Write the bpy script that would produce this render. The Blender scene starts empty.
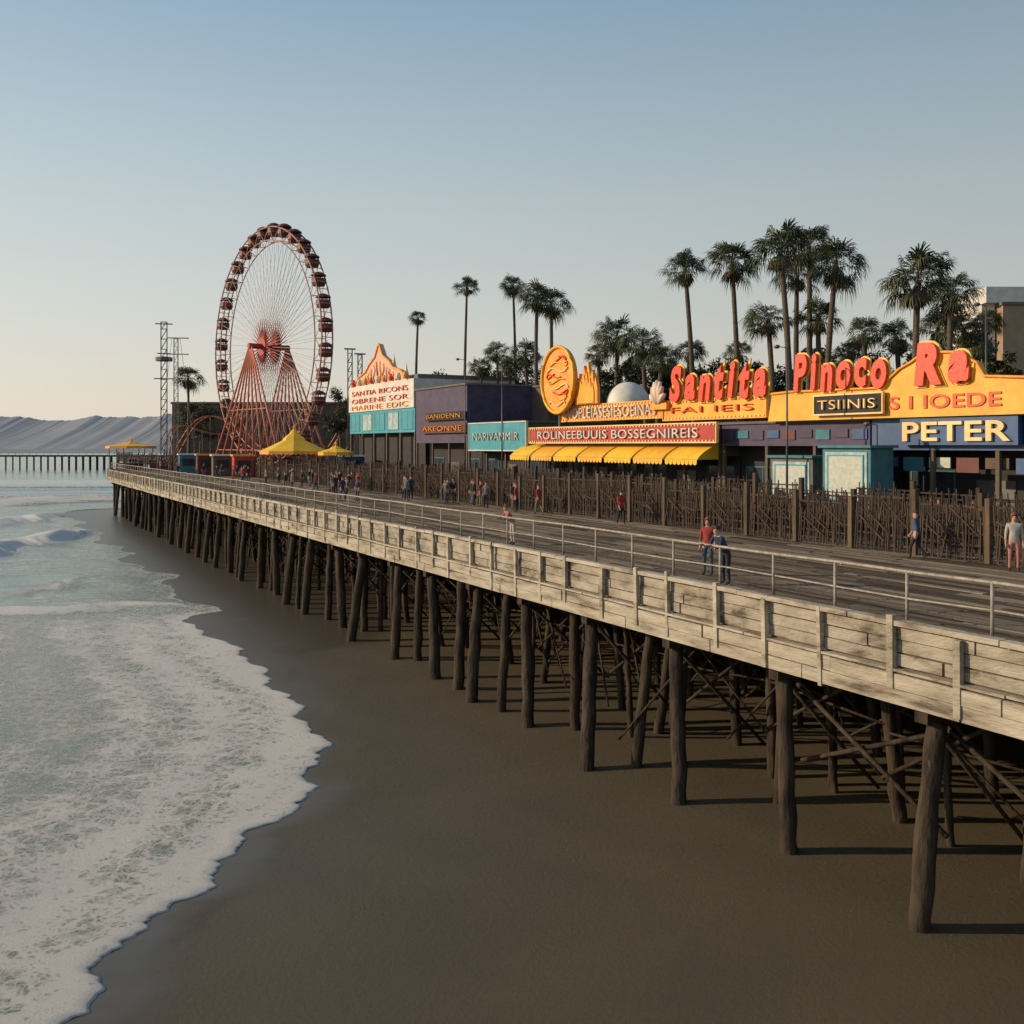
import bpy,bmesh,math,random
import numpy as np
from mathutils import Vector,Matrix
random.seed(7); np.random.seed(7)
F=996.;HC=10.6;HY=445.;XV=-20.
MS=(XV-512)/F;A=math.atan(-MS);CA=math.cos(A);SA=math.sin(A)
DZ=6.6
sc=bpy.context.scene;COL=sc.collection
sc.view_settings.view_transform='Standard';sc.view_settings.look='None'
R=math.radians
def YP(px,X0): return F*X0/(px-XV)
def U(px,X0): return YP(px,X0)/CA-X0*SA
def W(u,v,z): return Vector((-SA*u+CA*v,CA*u+SA*v,z))
def ZP(px,py,X0): return HC-(py-HY)*YP(px,X0)/F
def AT(px,Y,z=DZ): return Vector(((px-512)*Y/F,Y,z))
# ---------------- materials
def mat(name,c1,c2=None,scale=2.,rough=.7,bump=0.,bscale=15.,metallic=0.,detail=5,stretch=(1,1,1),lo=.35,hi=.65,c3=None,spec=None):
    m=bpy.data.materials.new(name);m.use_nodes=True;nt=m.node_tree;N=nt.nodes;L=nt.links
    b=N['Principled BSDF'];b.inputs['Roughness'].default_value=rough;b.inputs['Metallic'].default_value=metallic
    if spec is not None:b.inputs['Specular IOR Level'].default_value=spec
    tc=N.new('ShaderNodeTexCoord');oi=N.new('ShaderNodeObjectInfo')
    ad=N.new('ShaderNodeVectorMath');ad.operation='ADD'
    mu=N.new('ShaderNodeMath');mu.operation='MULTIPLY';mu.inputs[1].default_value=57.
    L.new(oi.outputs['Random'],mu.inputs[0]);L.new(tc.outputs['Object'],ad.inputs[0]);L.new(mu.outputs[0],ad.inputs[1])
    mp=N.new('ShaderNodeMapping');mp.inputs['Scale'].default_value=stretch;L.new(ad.outputs[0],mp.inputs['Vector'])
    if c2 is None: c2=tuple(x*.78 for x in c1)
    n=N.new('ShaderNodeTexNoise');n.inputs['Scale'].default_value=scale;n.inputs['Detail'].default_value=detail;n.inputs['Roughness'].default_value=.65
    L.new(mp.outputs[0],n.inputs['Vector'])
    r=N.new('ShaderNodeValToRGB');r.color_ramp.elements[0].position=lo;r.color_ramp.elements[1].position=hi
    r.color_ramp.elements[0].color=(*c1,1);r.color_ramp.elements[1].color=(*c2,1)
    if c3:
        e=r.color_ramp.elements.new(min(.99,hi+.12));e.color=(*c3,1)
    L.new(n.outputs['Fac'],r.inputs[0]);L.new(r.outputs[0],b.inputs['Base Color'])
    if bump:
        n2=N.new('ShaderNodeTexNoise');n2.inputs['Scale'].default_value=bscale;n2.inputs['Detail'].default_value=5;L.new(mp.outputs[0],n2.inputs['Vector'])
        bp=N.new('ShaderNodeBump');bp.inputs['Strength'].default_value=bump;bp.inputs['Distance'].default_value=.05
        L.new(n2.outputs['Fac'],bp.inputs['Height']);L.new(bp.outputs[0],b.inputs['Normal'])
    return m
M={}
M['pile']=mat('pile_timber',(.075,.056,.038),(.022,.017,.014),2.6,.9,1.,9,stretch=(1,1,.25),c3=(.15,.12,.085),spec=.2)
M['darkwood']=mat('dark_timber',(.07,.05,.035),(.03,.022,.016),2,.9,.5)
M['cream']=mat('weathered_side_paint',(.40,.36,.285),(.27,.235,.175),1.8,.8,.7,18,stretch=(1,.45,1.3),lo=.38,hi=.55,c3=(.085,.063,.043))
M['cream2']=mat('weathered_cream_beam',(.48,.43,.335),(.32,.275,.205),1.5,.8,.7,18,stretch=(1,.3,2),lo=.37,hi=.55,c3=(.10,.075,.05))
M['cap']=mat('weathered_cream_cap',(.48,.435,.345),(.34,.295,.22),1.7,.8,.6,18,stretch=(1,.35,1),lo=.38,hi=.57,c3=(.11,.08,.055))
M['pipe']=mat('pale_metal_rail',(.39,.355,.29),(.22,.175,.13),4,.6,.3,c3=(.11,.075,.05))
M['fence']=mat('brown_fence_wood',(.080,.051,.029),(.032,.021,.013),2,.85,.4,20,stretch=(1,1,.3),c3=(.13,.088,.052))
M['fence2']=mat('pale_brown_fence_wood',(.14,.095,.055),(.058,.038,.023),2,.85,.4,20,stretch=(1,1,.3))
M['fence3']=mat('near_black_fence_wood',(.040,.027,.018),(.018,.013,.009),2,.85,.4,20,c3=(.10,.06,.035))
M['yellow']=mat('yellow_sign_paint',(.84,.46,.035),(.70,.32,.02),.8,.5,.2,c3=(.50,.20,.02))
M['yellowb']=mat('yellow_canvas',(.85,.54,.03),(.74,.42,.02),.8,.7,.2)
M['lyel']=mat('yellow_letter_edge',(.88,.58,.08),(.82,.42,.04),2,.5)
M['orange']=mat('orange_sign_paint',(.82,.26,.025),(.85,.40,.05),2,.5)
M['red']=mat('red_letter_enamel',(.78,.075,.02),(.62,.04,.018),3,.45,.2,8,c3=(.88,.30,.07))
M['signred']=mat('red_sign_panel',(.52,.05,.03),(.34,.035,.022),1,.6)
M['burst']=mat('bright_red_steel',(.42,.045,.028),(.30,.03,.02),1,.5)
M['dred']=mat('dark_red_paint',(.14,.024,.018),(.075,.017,.013),1,.55)
M['rim']=mat('pale_rust_rim_steel',(.46,.24,.17),(.34,.15,.10),.6,.6,c3=(.62,.5,.42))
M['salmon']=mat('orange_red_steel',(.58,.19,.12),(.44,.12,.07),1,.6)
M['white']=mat('white_paint',(.74,.70,.62),(.55,.51,.44),1,.6)
M['paleyel']=mat('pale_yellow_letter',(.85,.66,.30),(.85,.5,.18),1,.5)
M['pink']=mat('pink_paint',(.74,.46,.33),(.66,.33,.2),3,.6,c3=(.8,.62,.4))
M['navy']=mat('navy_paint',(.025,.09,.24),(.018,.055,.15),1,.5,c3=(.03,.14,.28))
M['purple']=mat('purple_wall',(.085,.062,.115),(.05,.040,.075),1,.7,c3=(.16,.09,.09))
M['teal']=mat('teal_paint',(.05,.34,.40),(.04,.24,.30),1,.6,c3=(.14,.32,.33))
M['teald']=mat('dull_teal_paint',(.05,.20,.24),(.035,.13,.16),1.5,.7,c3=(.16,.24,.22))
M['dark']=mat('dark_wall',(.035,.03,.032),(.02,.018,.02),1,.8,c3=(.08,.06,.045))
M['brown']=mat('brown_wall',(.14,.10,.06),(.09,.065,.045),1,.8)
M['tan']=mat('tan_stucco',(.36,.25,.16),(.28,.2,.13),1,.85)
M['grey']=mat('grey_wall',(.16,.145,.13),(.11,.10,.095),1,.8)
M['glass']=mat('window_glass',(.05,.07,.08),(.03,.04,.05),2,.12)
M['metal']=mat('dark_grey_metal',(.13,.12,.11),(.08,.075,.07),2,.5,metallic=.3)
M['spoke']=mat('pale_spoke_steel',(.64,.48,.38),(.5,.34,.27),1,.5)
M['frond']=mat('palm_frond_green',(.045,.062,.020),(.085,.093,.032),1.2,.55,c3=(.17,.145,.06))
M['deadfrond']=mat('dry_palm_frond',(.17,.12,.065),(.085,.06,.037),2,.9)
M['trunk']=mat('palm_trunk_bark',(.13,.10,.07),(.07,.053,.04),3,.9,.6,stretch=(1,1,3))
M['leaf']=mat('tree_leaf_green',(.042,.054,.021),(.08,.086,.034),.9,.65)
M['poster']=mat('faded_poster',(.50,.54,.50),(.18,.34,.36),2,.6,c3=(.5,.44,.3))
M['palepaper']=mat('pale_notice_paper',(.55,.56,.48),(.40,.44,.38),5,.7,c3=(.25,.3,.3))
M['shoe']=mat('shoe_leather',(.03,.025,.02));M['skin']=mat('skin',(.50,.29,.20),(.44,.25,.17))
M['hairred']=mat('auburn_hair',(.22,.06,.03));M['hairdark']=mat('dark_hair',(.03,.02,.015));M['eye']=mat('eye_dark',(.02,.015,.01))
for n_,c in dict(cl_red=(.34,.045,.04),cl_navy=(.03,.045,.10),cl_black=(.025,.025,.03),cl_white=(.50,.45,.40),cl_pink=(.45,.18,.16),cl_blue=(.05,.09,.2),cl_denim=(.05,.08,.14),cl_khaki=(.25,.19,.12),cl_grey=(.18,.18,.18)).items():
    M[n_]=mat('cloth_'+n_[3:],c,None,6,.9,.2,40)
M['hill']=mat('haze_tinted_shore',(.36,.37,.38),(.31,.32,.33),.006,1,spec=0)  # distance haze is put into this pale grey base colour, no volume
# ---------------- mesh builder
class MB:
    def __init__(s): s.v=[];s.f=[]
    def add(s,vs,fs):
        o=len(s.v);s.v+= [tuple(x) for x in vs];s.f+=[tuple(i+o for i in f) for f in fs];return s
    def box(s,c,d,rot=None):
        vs=[]
        for x in(-1,1):
            for y in(-1,1):
                for z in(-1,1):
                    p=Vector((x*d[0]/2,y*d[1]/2,z*d[2]/2))
                    if rot is not None:p=rot@p
                    vs.append(p+Vector(c))
        return s.add(vs,[(0,1,3,2),(4,6,7,5),(0,4,5,1),(2,3,7,6),(0,2,6,4),(1,5,7,3)])
    def bb(s,x0,x1,y0,y1,z0,z1): return s.box(((x0+x1)/2,(y0+y1)/2,(z0+z1)/2),(x1-x0,y1-y0,z1-z0))
    def bar(s,p0,p1,w,h):
        p0=Vector(p0);p1=Vector(p1);d=p1-p0
        q=d.to_track_quat('Y','Z').to_matrix()
        return s.box((p0+p1)/2,(w,d.length,h),q)
    def cyl(s,p0,p1,r0,r1=None,n=8,cap=True): return s.tube([p0,p1],[r0,r0 if r1 is None else r1],n,cap)
    def tube(s,ps,rs,n=8,cap=True,closed=False):
        ps=[Vector(p) for p in ps];vs=[];fs=[];k=len(ps)
        for i,p in enumerate(ps):
            if closed: t=ps[(i+1)%k]-ps[i-1]
            else: t=ps[min(i+1,k-1)]-ps[max(i-1,0)]
            t.normalize();a=Vector((0,0,1)) if abs(t.z)<.9 else Vector((1,0,0))
            x=t.cross(a).normalized();y=t.cross(x)
            r=rs[i] if hasattr(rs,'__len__') else rs
            for j in range(n):
                an=2*math.pi*j/n;vs.append(p+x*math.cos(an)*r+y*math.sin(an)*r)
        for i in range(k if closed else k-1):
            i2=(i+1)%k
            for j in range(n):
                j2=(j+1)%n;fs.append((i*n+j,i*n+j2,i2*n+j2,i2*n+j))
        if cap and not closed: fs.append(tuple(range(n)));fs.append(tuple((k-1)*n+j for j in range(n)))
        return s.add(vs,fs)
    def prism(s,poly,x0,x1):
        n=len(poly);vs=[(x0,y,z) for y,z in poly]+[(x1,y,z) for y,z in poly]
        fs=[tuple(range(n)),tuple(range(n,2*n))[::-1]]+[(i,(i+1)%n,n+(i+1)%n,n+i) for i in range(n)]
        return s.add(vs,fs)
    def lathe(s,prof,c=(0,0,0),n=16,sx=1,sy=1):
        vs=[];fs=[]
        for r,z in prof:
            for j in range(n):
                a=2*math.pi*j/n;vs.append((c[0]+sx*r*math.cos(a),c[1]+sy*r*math.sin(a),c[2]+z))
        for i in range(len(prof)-1):
            for j in range(n):
                j2=(j+1)%n;fs.append((i*n+j,i*n+j2,(i+1)*n+j2,(i+1)*n+j))
        return s.add(vs,fs)
    def build(s,name,m,parent=None,smooth=False,recalc=True):
        me=bpy.data.meshes.new(name);me.from_pydata(s.v,[],s.f)
        if recalc:
            bm=bmesh.new();bm.from_mesh(me);bmesh.ops.recalc_face_normals(bm,faces=bm.faces);bm.to_mesh(me);bm.free()
        if smooth: me.polygons.foreach_set('use_smooth',[True]*len(me.polygons))
        me.materials.append(m);o=bpy.data.objects.new(name,me);COL.objects.link(o);o.parent=parent;return o
def tag(o,label=None,cat=None,group=None,kind=None):
    if label:o['label']=label
    if cat:o['category']=cat
    if group:o['group']=group
    if kind:o['kind']=kind
    return o
def thing(name,label,cat,loc,rz=0,group=None):
    o=bpy.data.objects.new(name,None);COL.objects.link(o);o.location=loc;o.rotation_euler=(0,0,rz);return tag(o,label,cat,group)
def ALLCH(o): return list(o.children)
def dup(root,loc,rz=None,label=None,group=None,scale=None):
    def cp(o,par):
        c=o.copy();COL.objects.link(c);c.parent=par
        for ch in ALLCH(o): cp(ch,c)
        return c
    r=cp(root,None);r.location=loc
    if rz is not None:r.rotation_euler=(0,0,rz)
    if scale:r.scale=scale
    if label:r['label']=label
    if group:r['group']=group
    return r
def math_(N,L,op,a,b=None,clamp=False):
    n=N.new('ShaderNodeMath');n.operation=op;n.use_clamp=clamp
    for i,x in enumerate((a,b)):
        if x is None:continue
        if isinstance(x,(int,float)):n.inputs[i].default_value=x
        else:L.new(x,n.inputs[i])
    return n.outputs[0]
def noise(N,L,vec,scale,detail=4,rough=.6):
    n=N.new('ShaderNodeTexNoise');n.inputs['Scale'].default_value=scale;n.inputs['Detail'].default_value=detail;n.inputs['Roughness'].default_value=rough
    L.new(vec,n.inputs['Vector']);return n
def mix(N,L,f,a,b):
    n=N.new('ShaderNodeMix');n.data_type='RGBA'
    if isinstance(f,(int,float)): n.inputs[0].default_value=f
    else: L.new(f,n.inputs[0])
    for k,x in((6,a),(7,b)):
        if isinstance(x,tuple):n.inputs[k].default_value=(*x,1)
        else:L.new(x,n.inputs[k])
    return n.outputs[2]
# ---------------- world / sun / camera
SE=R(19);SAZ=(-1.,.03)
w=bpy.data.worlds.new('World');sc.world=w;w.use_nodes=True;nt=w.node_tree;N=nt.nodes;L=nt.links
bg=N['Background'];sk=N.new('ShaderNodeTexSky');sk.sky_type='NISHITA';sk.sun_disc=False
sk.sun_elevation=SE;sk.sun_rotation=R(-88);sk.air_density=1.0;sk.dust_density=2.2;sk.ozone_density=1.6;sk.altitude=0
tc=N.new('ShaderNodeTexCoord');sp=N.new('ShaderNodeSeparateXYZ');L.new(tc.outputs['Generated'],sp.inputs[0])
rp=N.new('ShaderNodeValToRGB');cr=rp.color_ramp
def setramp(cr,els):
    cr.elements[0].position=els[0][0];cr.elements[0].color=(*els[0][1],1);cr.elements[1].position=els[-1][0];cr.elements[1].color=(*els[-1][1],1)
    for p_,c_ in els[1:-1]: e=cr.elements.new(p_);e.color=(*c_,1)
setramp(cr,[(0,(.76,.67,.55)),(.05,(.72,.665,.57)),(.12,(.63,.645,.60)),(.24,(.49,.57,.59)),(.41,(.275,.405,.525)),(1,(.09,.18,.34))])
L.new(sp.outputs['Z'],rp.inputs[0])
xs_=math_(N,L,'MULTIPLY_ADD',sp.outputs['X'],-.32);N[-1].inputs[2].default_value=.99
sclr=N.new('ShaderNodeVectorMath');sclr.operation='SCALE';L.new(rp.outputs[0],sclr.inputs[0]);L.new(xs_,sclr.inputs['Scale'])
s2=N.new('ShaderNodeVectorMath');s2.operation='SCALE';L.new(sclr.outputs[0],s2.inputs[0]);s2.inputs['Scale'].default_value=10.
cc=mix(N,L,.9,sk.outputs[0],s2.outputs[0])
L.new(cc,bg.inputs[0]);bg.inputs[1].default_value=.10
sun=bpy.data.lights.new('sun','SUN');sun.energy=4.0;sun.angle=R(.8);sun.color=(1,.77,.52)
so=bpy.data.objects.new('sun_lamp',sun);COL.objects.link(so)
sd=Vector((SAZ[0]*math.cos(SE),SAZ[1]*math.cos(SE),math.sin(SE)));so.rotation_euler=sd.to_track_quat('Z','Y').to_euler();so.location=(-50,0,60)
cam=bpy.data.cameras.new('camera');co=bpy.data.objects.new('camera',cam);COL.objects.link(co);sc.camera=co
co.location=(0,0,HC);co.rotation_euler=(R(90),0,0);cam.lens=35*F/995.56;cam.sensor_width=36;cam.shift_y=-(512-HY)/1024;cam.clip_end=20000;cam.clip_start=.1
# ---------------- ground and water
SY=[-50,5,14,18.2,22.2,24.8,29.7,33,37,43,51.5,60,66,75,90,110,130,150,160,172,190,400,9000]
SX=[-8.6,-8.5,-8.6,-8.3,-8.0,-7.4,-6.3,-6.3,-7.2,-10,-14,-20.0,-20.5,-25.5,-34,-45,-56,-67,-73,-60,-10,2500,60000]
def shore(Y):
    x=np.interp(Y,SY,SX)
    for d in(-1.2,1.2): x=x+np.interp(Y+d,SY,SX)
    x=x/3
    return x+.28*np.sin(Y*1.1+.4)+.16*np.sin(Y*2.7)+.08*np.sin(Y*6.1+1+np.sin(Y*1.7))+.05*np.sin(Y*13.+2*np.sin(Y*2.3))+.03*np.sin(Y*23.+2*np.sin(Y*3.1))+np.where(Y>60,1.0*np.sin(Y*.33)+.7*np.sin(Y*.8),0)
def sdist(X,Y):
    s=(np.interp(Y+.5,SY,SX)-np.interp(Y-.5,SY,SX));s=np.clip(s,-8,8)
    return (shore(Y)-X)/np.sqrt(1+s*s)
def grid(name,X,Y,Z,m,attrs={}):
    h,wd=X.shape;me=bpy.data.meshes.new(name)
    co_=np.stack([X,Y,Z],-1).reshape(-1,3).astype(np.float32)
    me.vertices.add(h*wd);me.vertices.foreach_set('co',co_.ravel())
    i=np.arange(h-1)[:,None]*wd+np.arange(wd-1)[None,:]
    q=np.stack([i,i+1,i+wd+1,i+wd],-1).reshape(-1,4).astype(np.int32);n=len(q)
    me.loops.add(n*4);me.loops.foreach_set('vertex_index',q.ravel());me.polygons.add(n)
    me.polygons.foreach_set('loop_start',np.arange(n,dtype=np.int32)*4);me.polygons.foreach_set('loop_total',np.full(n,4,dtype=np.int32))
    me.polygons.foreach_set('use_smooth',np.ones(n,dtype=bool));me.update(calc_edges=True)
    for k,a in attrs.items():
        at=me.attributes.new(k,'FLOAT','POINT');at.data.foreach_set('value',a.astype(np.float32).ravel())
    me.materials.append(m);o=bpy.data.objects.new(name,me);COL.objects.link(o);return o
def nodes(name):
    m=bpy.data.materials.new(name);m.use_nodes=True;return m,m.node_tree.nodes,m.node_tree.links,m.node_tree.nodes['Principled BSDF']
# sand
m,N,L,b=nodes('wet_brown_sand');tc=N.new('ShaderNodeTexCoord');at=N.new('ShaderNodeAttribute');at.attribute_name='wet'
n1=noise(N,L,tc.outputs['Object'],.25,6);n2=noise(N,L,tc.outputs['Object'],7,6,.75);n3=noise(N,L,tc.outputs['Object'],60,3,.7);n4=noise(N,L,tc.outputs['Object'],1.6,7,.7)
c=mix(N,L,n1.outputs['Fac'],(.074,.058,.033),(.122,.096,.056))
c=mix(N,L,math_(N,L,'MULTIPLY',n4.outputs['Fac'],.6),c,(.058,.045,.027))
c=mix(N,L,math_(N,L,'MULTIPLY',n3.outputs['Fac'],.4),c,(.15,.12,.075))
c=mix(N,L,at.outputs['Fac'],c,(.085,.070,.050));L.new(c,b.inputs['Base Color'])
r=math_(N,L,'SUBTRACT',.85,math_(N,L,'MULTIPLY',at.outputs['Fac'],.50));L.new(r,b.inputs['Roughness'])
L.new(math_(N,L,'ADD',.25,math_(N,L,'MULTIPLY',at.outputs['Fac'],.15)),b.inputs['Specular IOR Level'])
bp=N.new('ShaderNodeBump');bp.inputs['Distance'].default_value=.04
L.new(math_(N,L,'SUBTRACT',.7,math_(N,L,'MULTIPLY',at.outputs['Fac'],.55)),bp.inputs['Strength'])
L.new(math_(N,L,'ADD',n2.outputs['Fac'],math_(N,L,'MULTIPLY',n3.outputs['Fac'],.4)),bp.inputs['Height']);L.new(bp.outputs[0],b.inputs['Normal'])
M['sand']=m
ys=np.concatenate([np.array([-3000,-500,-60,-10,2]),10600/np.linspace(1400,60,380),np.array([200,260,400,700,1500,4000,9000])])
xs=np.concatenate([-np.geomspace(9000,86,14),np.linspace(-85,40,520),np.geomspace(41,9000,14)])
X,Y=np.meshgrid(xs,ys);D=sdist(X,Y)
Z=np.where(D>0,np.maximum(-.04*D,-1.5),np.minimum(-.016*D,.30))
Z=Z+np.where((D<-1)&(Y<200),.03*np.sin(X*.9+np.sin(Y*.5)*2)*np.sin(Y*.7+X*.2)*np.clip((70-Y)/20,.15,1),0)
Z=np.where(D>0,Z-.01,Z)
wob=.5*np.sin(Y*.45+1)+.3*np.sin(Y*1.3)
wet=np.clip((np.interp(Y,[0,24,30,40,50,56,64,80],[3.0,2.4,1.5,1.6,4.5,9,16,16])+wob+D)/1.6,0,1);wet=np.where(D>0,1,wet)
wet=np.maximum(wet,np.clip(.28+.2*np.sin(X*.3+2*np.sin(Y*.13))*np.sin(Y*.21+X*.1),0,1)*np.clip((D+9)/6,0,1))
tag(grid('beach',X,Y,Z,M['sand'],{'wet':wet}),'wide flat dark brown wet sand beach','beach',kind='structure')
# sea
m,N,L,b=nodes('sea_water');tc=N.new('ShaderNodeTexCoord');at=N.new('ShaderNodeAttribute');at.attribute_name='foam'
P=tc.outputs['Object'];nd=noise(N,L,P,.7,3)
va=N.new('ShaderNodeVectorMath');va.operation='MULTIPLY_ADD';va.inputs[1].default_value=(1.1,1.1,0);L.new(nd.outputs['Color'],va.inputs[0]);L.new(P,va.inputs[2])
def vor(scale):
    v=N.new('ShaderNodeTexVoronoi');v.feature='DISTANCE_TO_EDGE';v.inputs['Scale'].default_value=scale;L.new(va.outputs[0],v.inputs['Vector']);return v.outputs['Distance']
v1=vor(1.6);v2=vor(5.5)
l1=math_(N,L,'SUBTRACT',1,math_(N,L,'MULTIPLY',v1,4.),True);l2=math_(N,L,'SUBTRACT',1,math_(N,L,'MULTIPLY',v2,3.),True)
nf=noise(N,L,P,14,7,.85);nb=noise(N,L,P,.5,6,.62)
pat=math_(N,L,'ADD',math_(N,L,'MULTIPLY',l1,.32),math_(N,L,'MULTIPLY',l2,.42))
pat=math_(N,L,'ADD',pat,math_(N,L,'MULTIPLY',nf.outputs['Fac'],1.5));pat=math_(N,L,'ADD',pat,math_(N,L,'MULTIPLY',nb.outputs['Fac'],.9))
f=math_(N,L,'ADD',math_(N,L,'MULTIPLY',at.outputs['Fac'],1.5),pat)
f=math_(N,L,'MULTIPLY',math_(N,L,'SUBTRACT',f,1.96),1.9,True)
nw=noise(N,L,P,.06,3)
sea=mix(N,L,nw.outputs['Fac'],(.17,.25,.22),(.25,.33,.285))
c=mix(N,L,f,sea,(.82,.80,.74));L.new(c,b.inputs['Base Color'])
L.new(math_(N,L,'ADD',.14,math_(N,L,'MULTIPLY',f,.5)),b.inputs['Roughness'])
mp=N.new('ShaderNodeMapping');mp.inputs['Scale'].default_value=(.45,1.3,1);mp.inputs['Rotation'].default_value=(0,0,R(-8));L.new(P,mp.inputs[0])
w1=noise(N,L,mp.outputs[0],1.6,6,.6);w2=noise(N,L,mp.outputs[0],.35,3,.5)
hh=math_(N,L,'ADD',math_(N,L,'MULTIPLY',w1.outputs['Fac'],.5),math_(N,L,'MULTIPLY',w2.outputs['Fac'],1.6))
hh=math_(N,L,'ADD',hh,math_(N,L,'MULTIPLY',math_(N,L,'MULTIPLY',f,nf.outputs['Fac']),1.2))
bp=N.new('ShaderNodeBump');bp.inputs['Strength'].default_value=.85;bp.inputs['Distance'].default_value=.18;L.new(hh,bp.inputs['Height']);L.new(bp.outputs[0],b.inputs['Normal'])
M['sea']=m
ys=np.concatenate([[-60,0,5],10557/np.linspace(1300,22,820),np.geomspace(520,9000,40)])
ds=np.concatenate([[0,.03,.08,.14,.2,.28,.36],np.geomspace(.45,9000,420)])
DD,YY=np.meshgrid(ds,ys)
XX=shore(YY)-DD
D=sdist(XX,YY)
foam=.30*np.exp(-D/1.6)+.16*np.exp(-((D-4)/3.5)**2)+.42*np.exp(-D/60)
foam=foam+.10*np.exp(-D/14)*np.sin(D*2.1+1.3*np.sin(YY*.35)+.6*np.sin(YY*1.2))
foam=np.maximum(foam,1.0*np.exp(-(D/(.32+.2*np.sin(YY*.9)**2))**2))
foam=foam*np.interp(YY,[0,57,66,9000],[1,1,.42,.06])
Zw=.06*np.clip(D/.3,0,1)**.5*np.exp(-D/1.5)+.015*np.clip(D,0,2)
Zw+=.02*np.clip(D/2,0,1)*np.sin(D*1.6+np.sin(YY*.4)*1.5)*np.exp(-D/20)
Zw+=np.where(YY>40,1,0)*np.clip((YY-40)/30,0,1)*(.12*np.sin(YY*.62+XX*.10)+.07*np.sin(YY*1.15-XX*.2+1))*np.clip(D/6,0,1)*np.exp(-YY/500)
Zw=np.where((YY>58),Zw*np.clip(D/3,.1,1),Zw)
def breaker(p0,p1,hgt,wd,fo,tr,wob=.35):
    global Zw,foam
    p0=np.array(p0,float);p1=np.array(p1,float);d=p1-p0;Ln=np.hypot(*d);d/=Ln;nrm=np.array([d[1],-d[0]])
    if nrm[1]>0:nrm=-nrm
    t=(XX-p0[0])*d[0]+(YY-p0[1])*d[1];s=(XX-p0[0])*nrm[0]+(YY-p0[1])*nrm[1]
    s=s+wob*np.sin(t*.3)+.4*wob*np.sin(t*.9+1)+.15*wob*np.sin(t*3)
    env=1/(1+np.exp(-(t)/1.5))*1/(1+np.exp((t-Ln)/2.))
    env=env*(.88+.12*np.sin(t*.35+2))*np.clip(D/2,0,1)
    prof=np.where(s>0,np.exp(-(s/wd)**2),np.exp(-(s/(wd*2.5))**2))
    Zw+=hgt*env*prof*(1+.06*np.sin(t*5)*np.sin(t*1.7))
    foam=np.maximum(foam,env*fo*np.where(s>0,np.exp(-(s/(wd*1.9))**2),np.exp(s/(wd*tr))))
def G(px,py): Yg=10557/(py-445);return ((px-512)*Yg/F,Yg)
breaker(G(-150,618),G(96,609),.55,.6,1.5,1.5)
breaker(G(90,607),G(215,604),.10,.6,1.2,1.2,.25)
breaker(G(30,594),G(92,578),.30,.5,1.1,1.5)
breaker(G(-150,580),G(70,536),.95,1.3,1.5,1.6,.6)
breaker(G(60,540),G(104,526),.35,1.0,1.2,1.6)
breaker(G(-60,530),G(108,511),.85,1.3,1.4,1.6,.6)
breaker(G(-150,514),G(100,498),1.0,1.7,1.4,1.6,.8)
breaker(G(-100,492),G(98,487),.9,1.9,1.3,1.6,1.)
breaker(G(-100,480),G(100,478),.8,2.2,1.1,1.6,1.)
tag(grid('sea',XX,YY,Zw,M['sea'],{'foam':np.clip(foam,0,1.4)}),'pale green foaming sea with small breaking waves','sea',kind='structure')
# far shore
def ridge(name,label,Y0,x0,x1,h0,seed):
    rn=random.Random(seed);ph=[rn.uniform(0,6) for _ in range(8)];mb=MB();n=1400
    vs=[];q=0
    for i in range(n):
        x=x0+(x1-x0)*i/(n-1);q=q*.8+rn.uniform(-1.7,1.7)
        h=h0+7*math.sin(x/260+ph[0])+5*math.sin(x/97+ph[1])+3.2*math.sin(x/41+ph[2])+2*math.sin(x/17+ph[3])+q
        vs+=[(x,Y0-400,-2),(x,Y0-150,h*.55),(x,Y0,max(h,3)),(x,Y0+300,-2)]
    fsx=[]
    for i in range(n-1):
        for k in range(3):fsx.append((i*4+k,i*4+k+1,i*4+4+k+1,i*4+4+k))
    mb.add(vs,fsx);return tag(mb.build(name,M['hill'],smooth=True),label,'hills',kind='structure')
ridge('hills','low tree lined shore along the horizon, coloured pale for haze',3000,-3400,2600,90,2)
# ---------------- pier
pier=thing('pier','long timber pier with pale weathered side boards standing on dark round piles over the beach','pier',(0,0,0),A)
V0=20.2*CA
UE=168.5
m,N,L,b=nodes('deck_surface');tc=N.new('ShaderNodeTexCoord');sp=N.new('ShaderNodeSeparateXYZ');L.new(tc.outputs['Object'],sp.inputs[0])
cb=N.new('ShaderNodeCombineXYZ');L.new(sp.outputs['Y'],cb.inputs[0]);L.new(sp.outputs['X'],cb.inputs[1])
br=N.new('ShaderNodeTexBrick');L.new(cb.outputs[0],br.inputs['Vector']);br.inputs['Scale'].default_value=1;br.inputs['Brick Width'].default_value=4.2;br.inputs['Row Height'].default_value=.42;br.inputs['Mortar Size'].default_value=.035
br.inputs['Color1'].default_value=(.05,.04,.03,1);br.inputs['Color2'].default_value=(.10,.08,.06,1);br.inputs['Mortar'].default_value=(.012,.01,.008,1)
L.new(br.outputs['Color'],b.inputs['Base Color']);b.inputs['Roughness'].default_value=.9;b.inputs['Specular IOR Level'].default_value=.1
M['deck']=m
MB().bb(V0+.12,150,-25,UE,DZ-.2,DZ-.03).build('deck',M['deck'],pier)
pm_=[mat('worn_plank_%s'%nm,c1,c2,1.1,.92,.8,14,stretch=(1,.22,1),c3=c3,spec=.08) for nm,c1,c2,c3 in (('light',(.29,.235,.165),(.17,.135,.095),(.09,.07,.05)),('mid',(.20,.158,.11),(.11,.087,.06),(.26,.21,.15)),('dark',(.11,.087,.062),(.06,.047,.034),(.18,.14,.10)))]
rn=random.Random(77);mbs=[MB(),MB(),MB()];v=V0+.14
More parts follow.
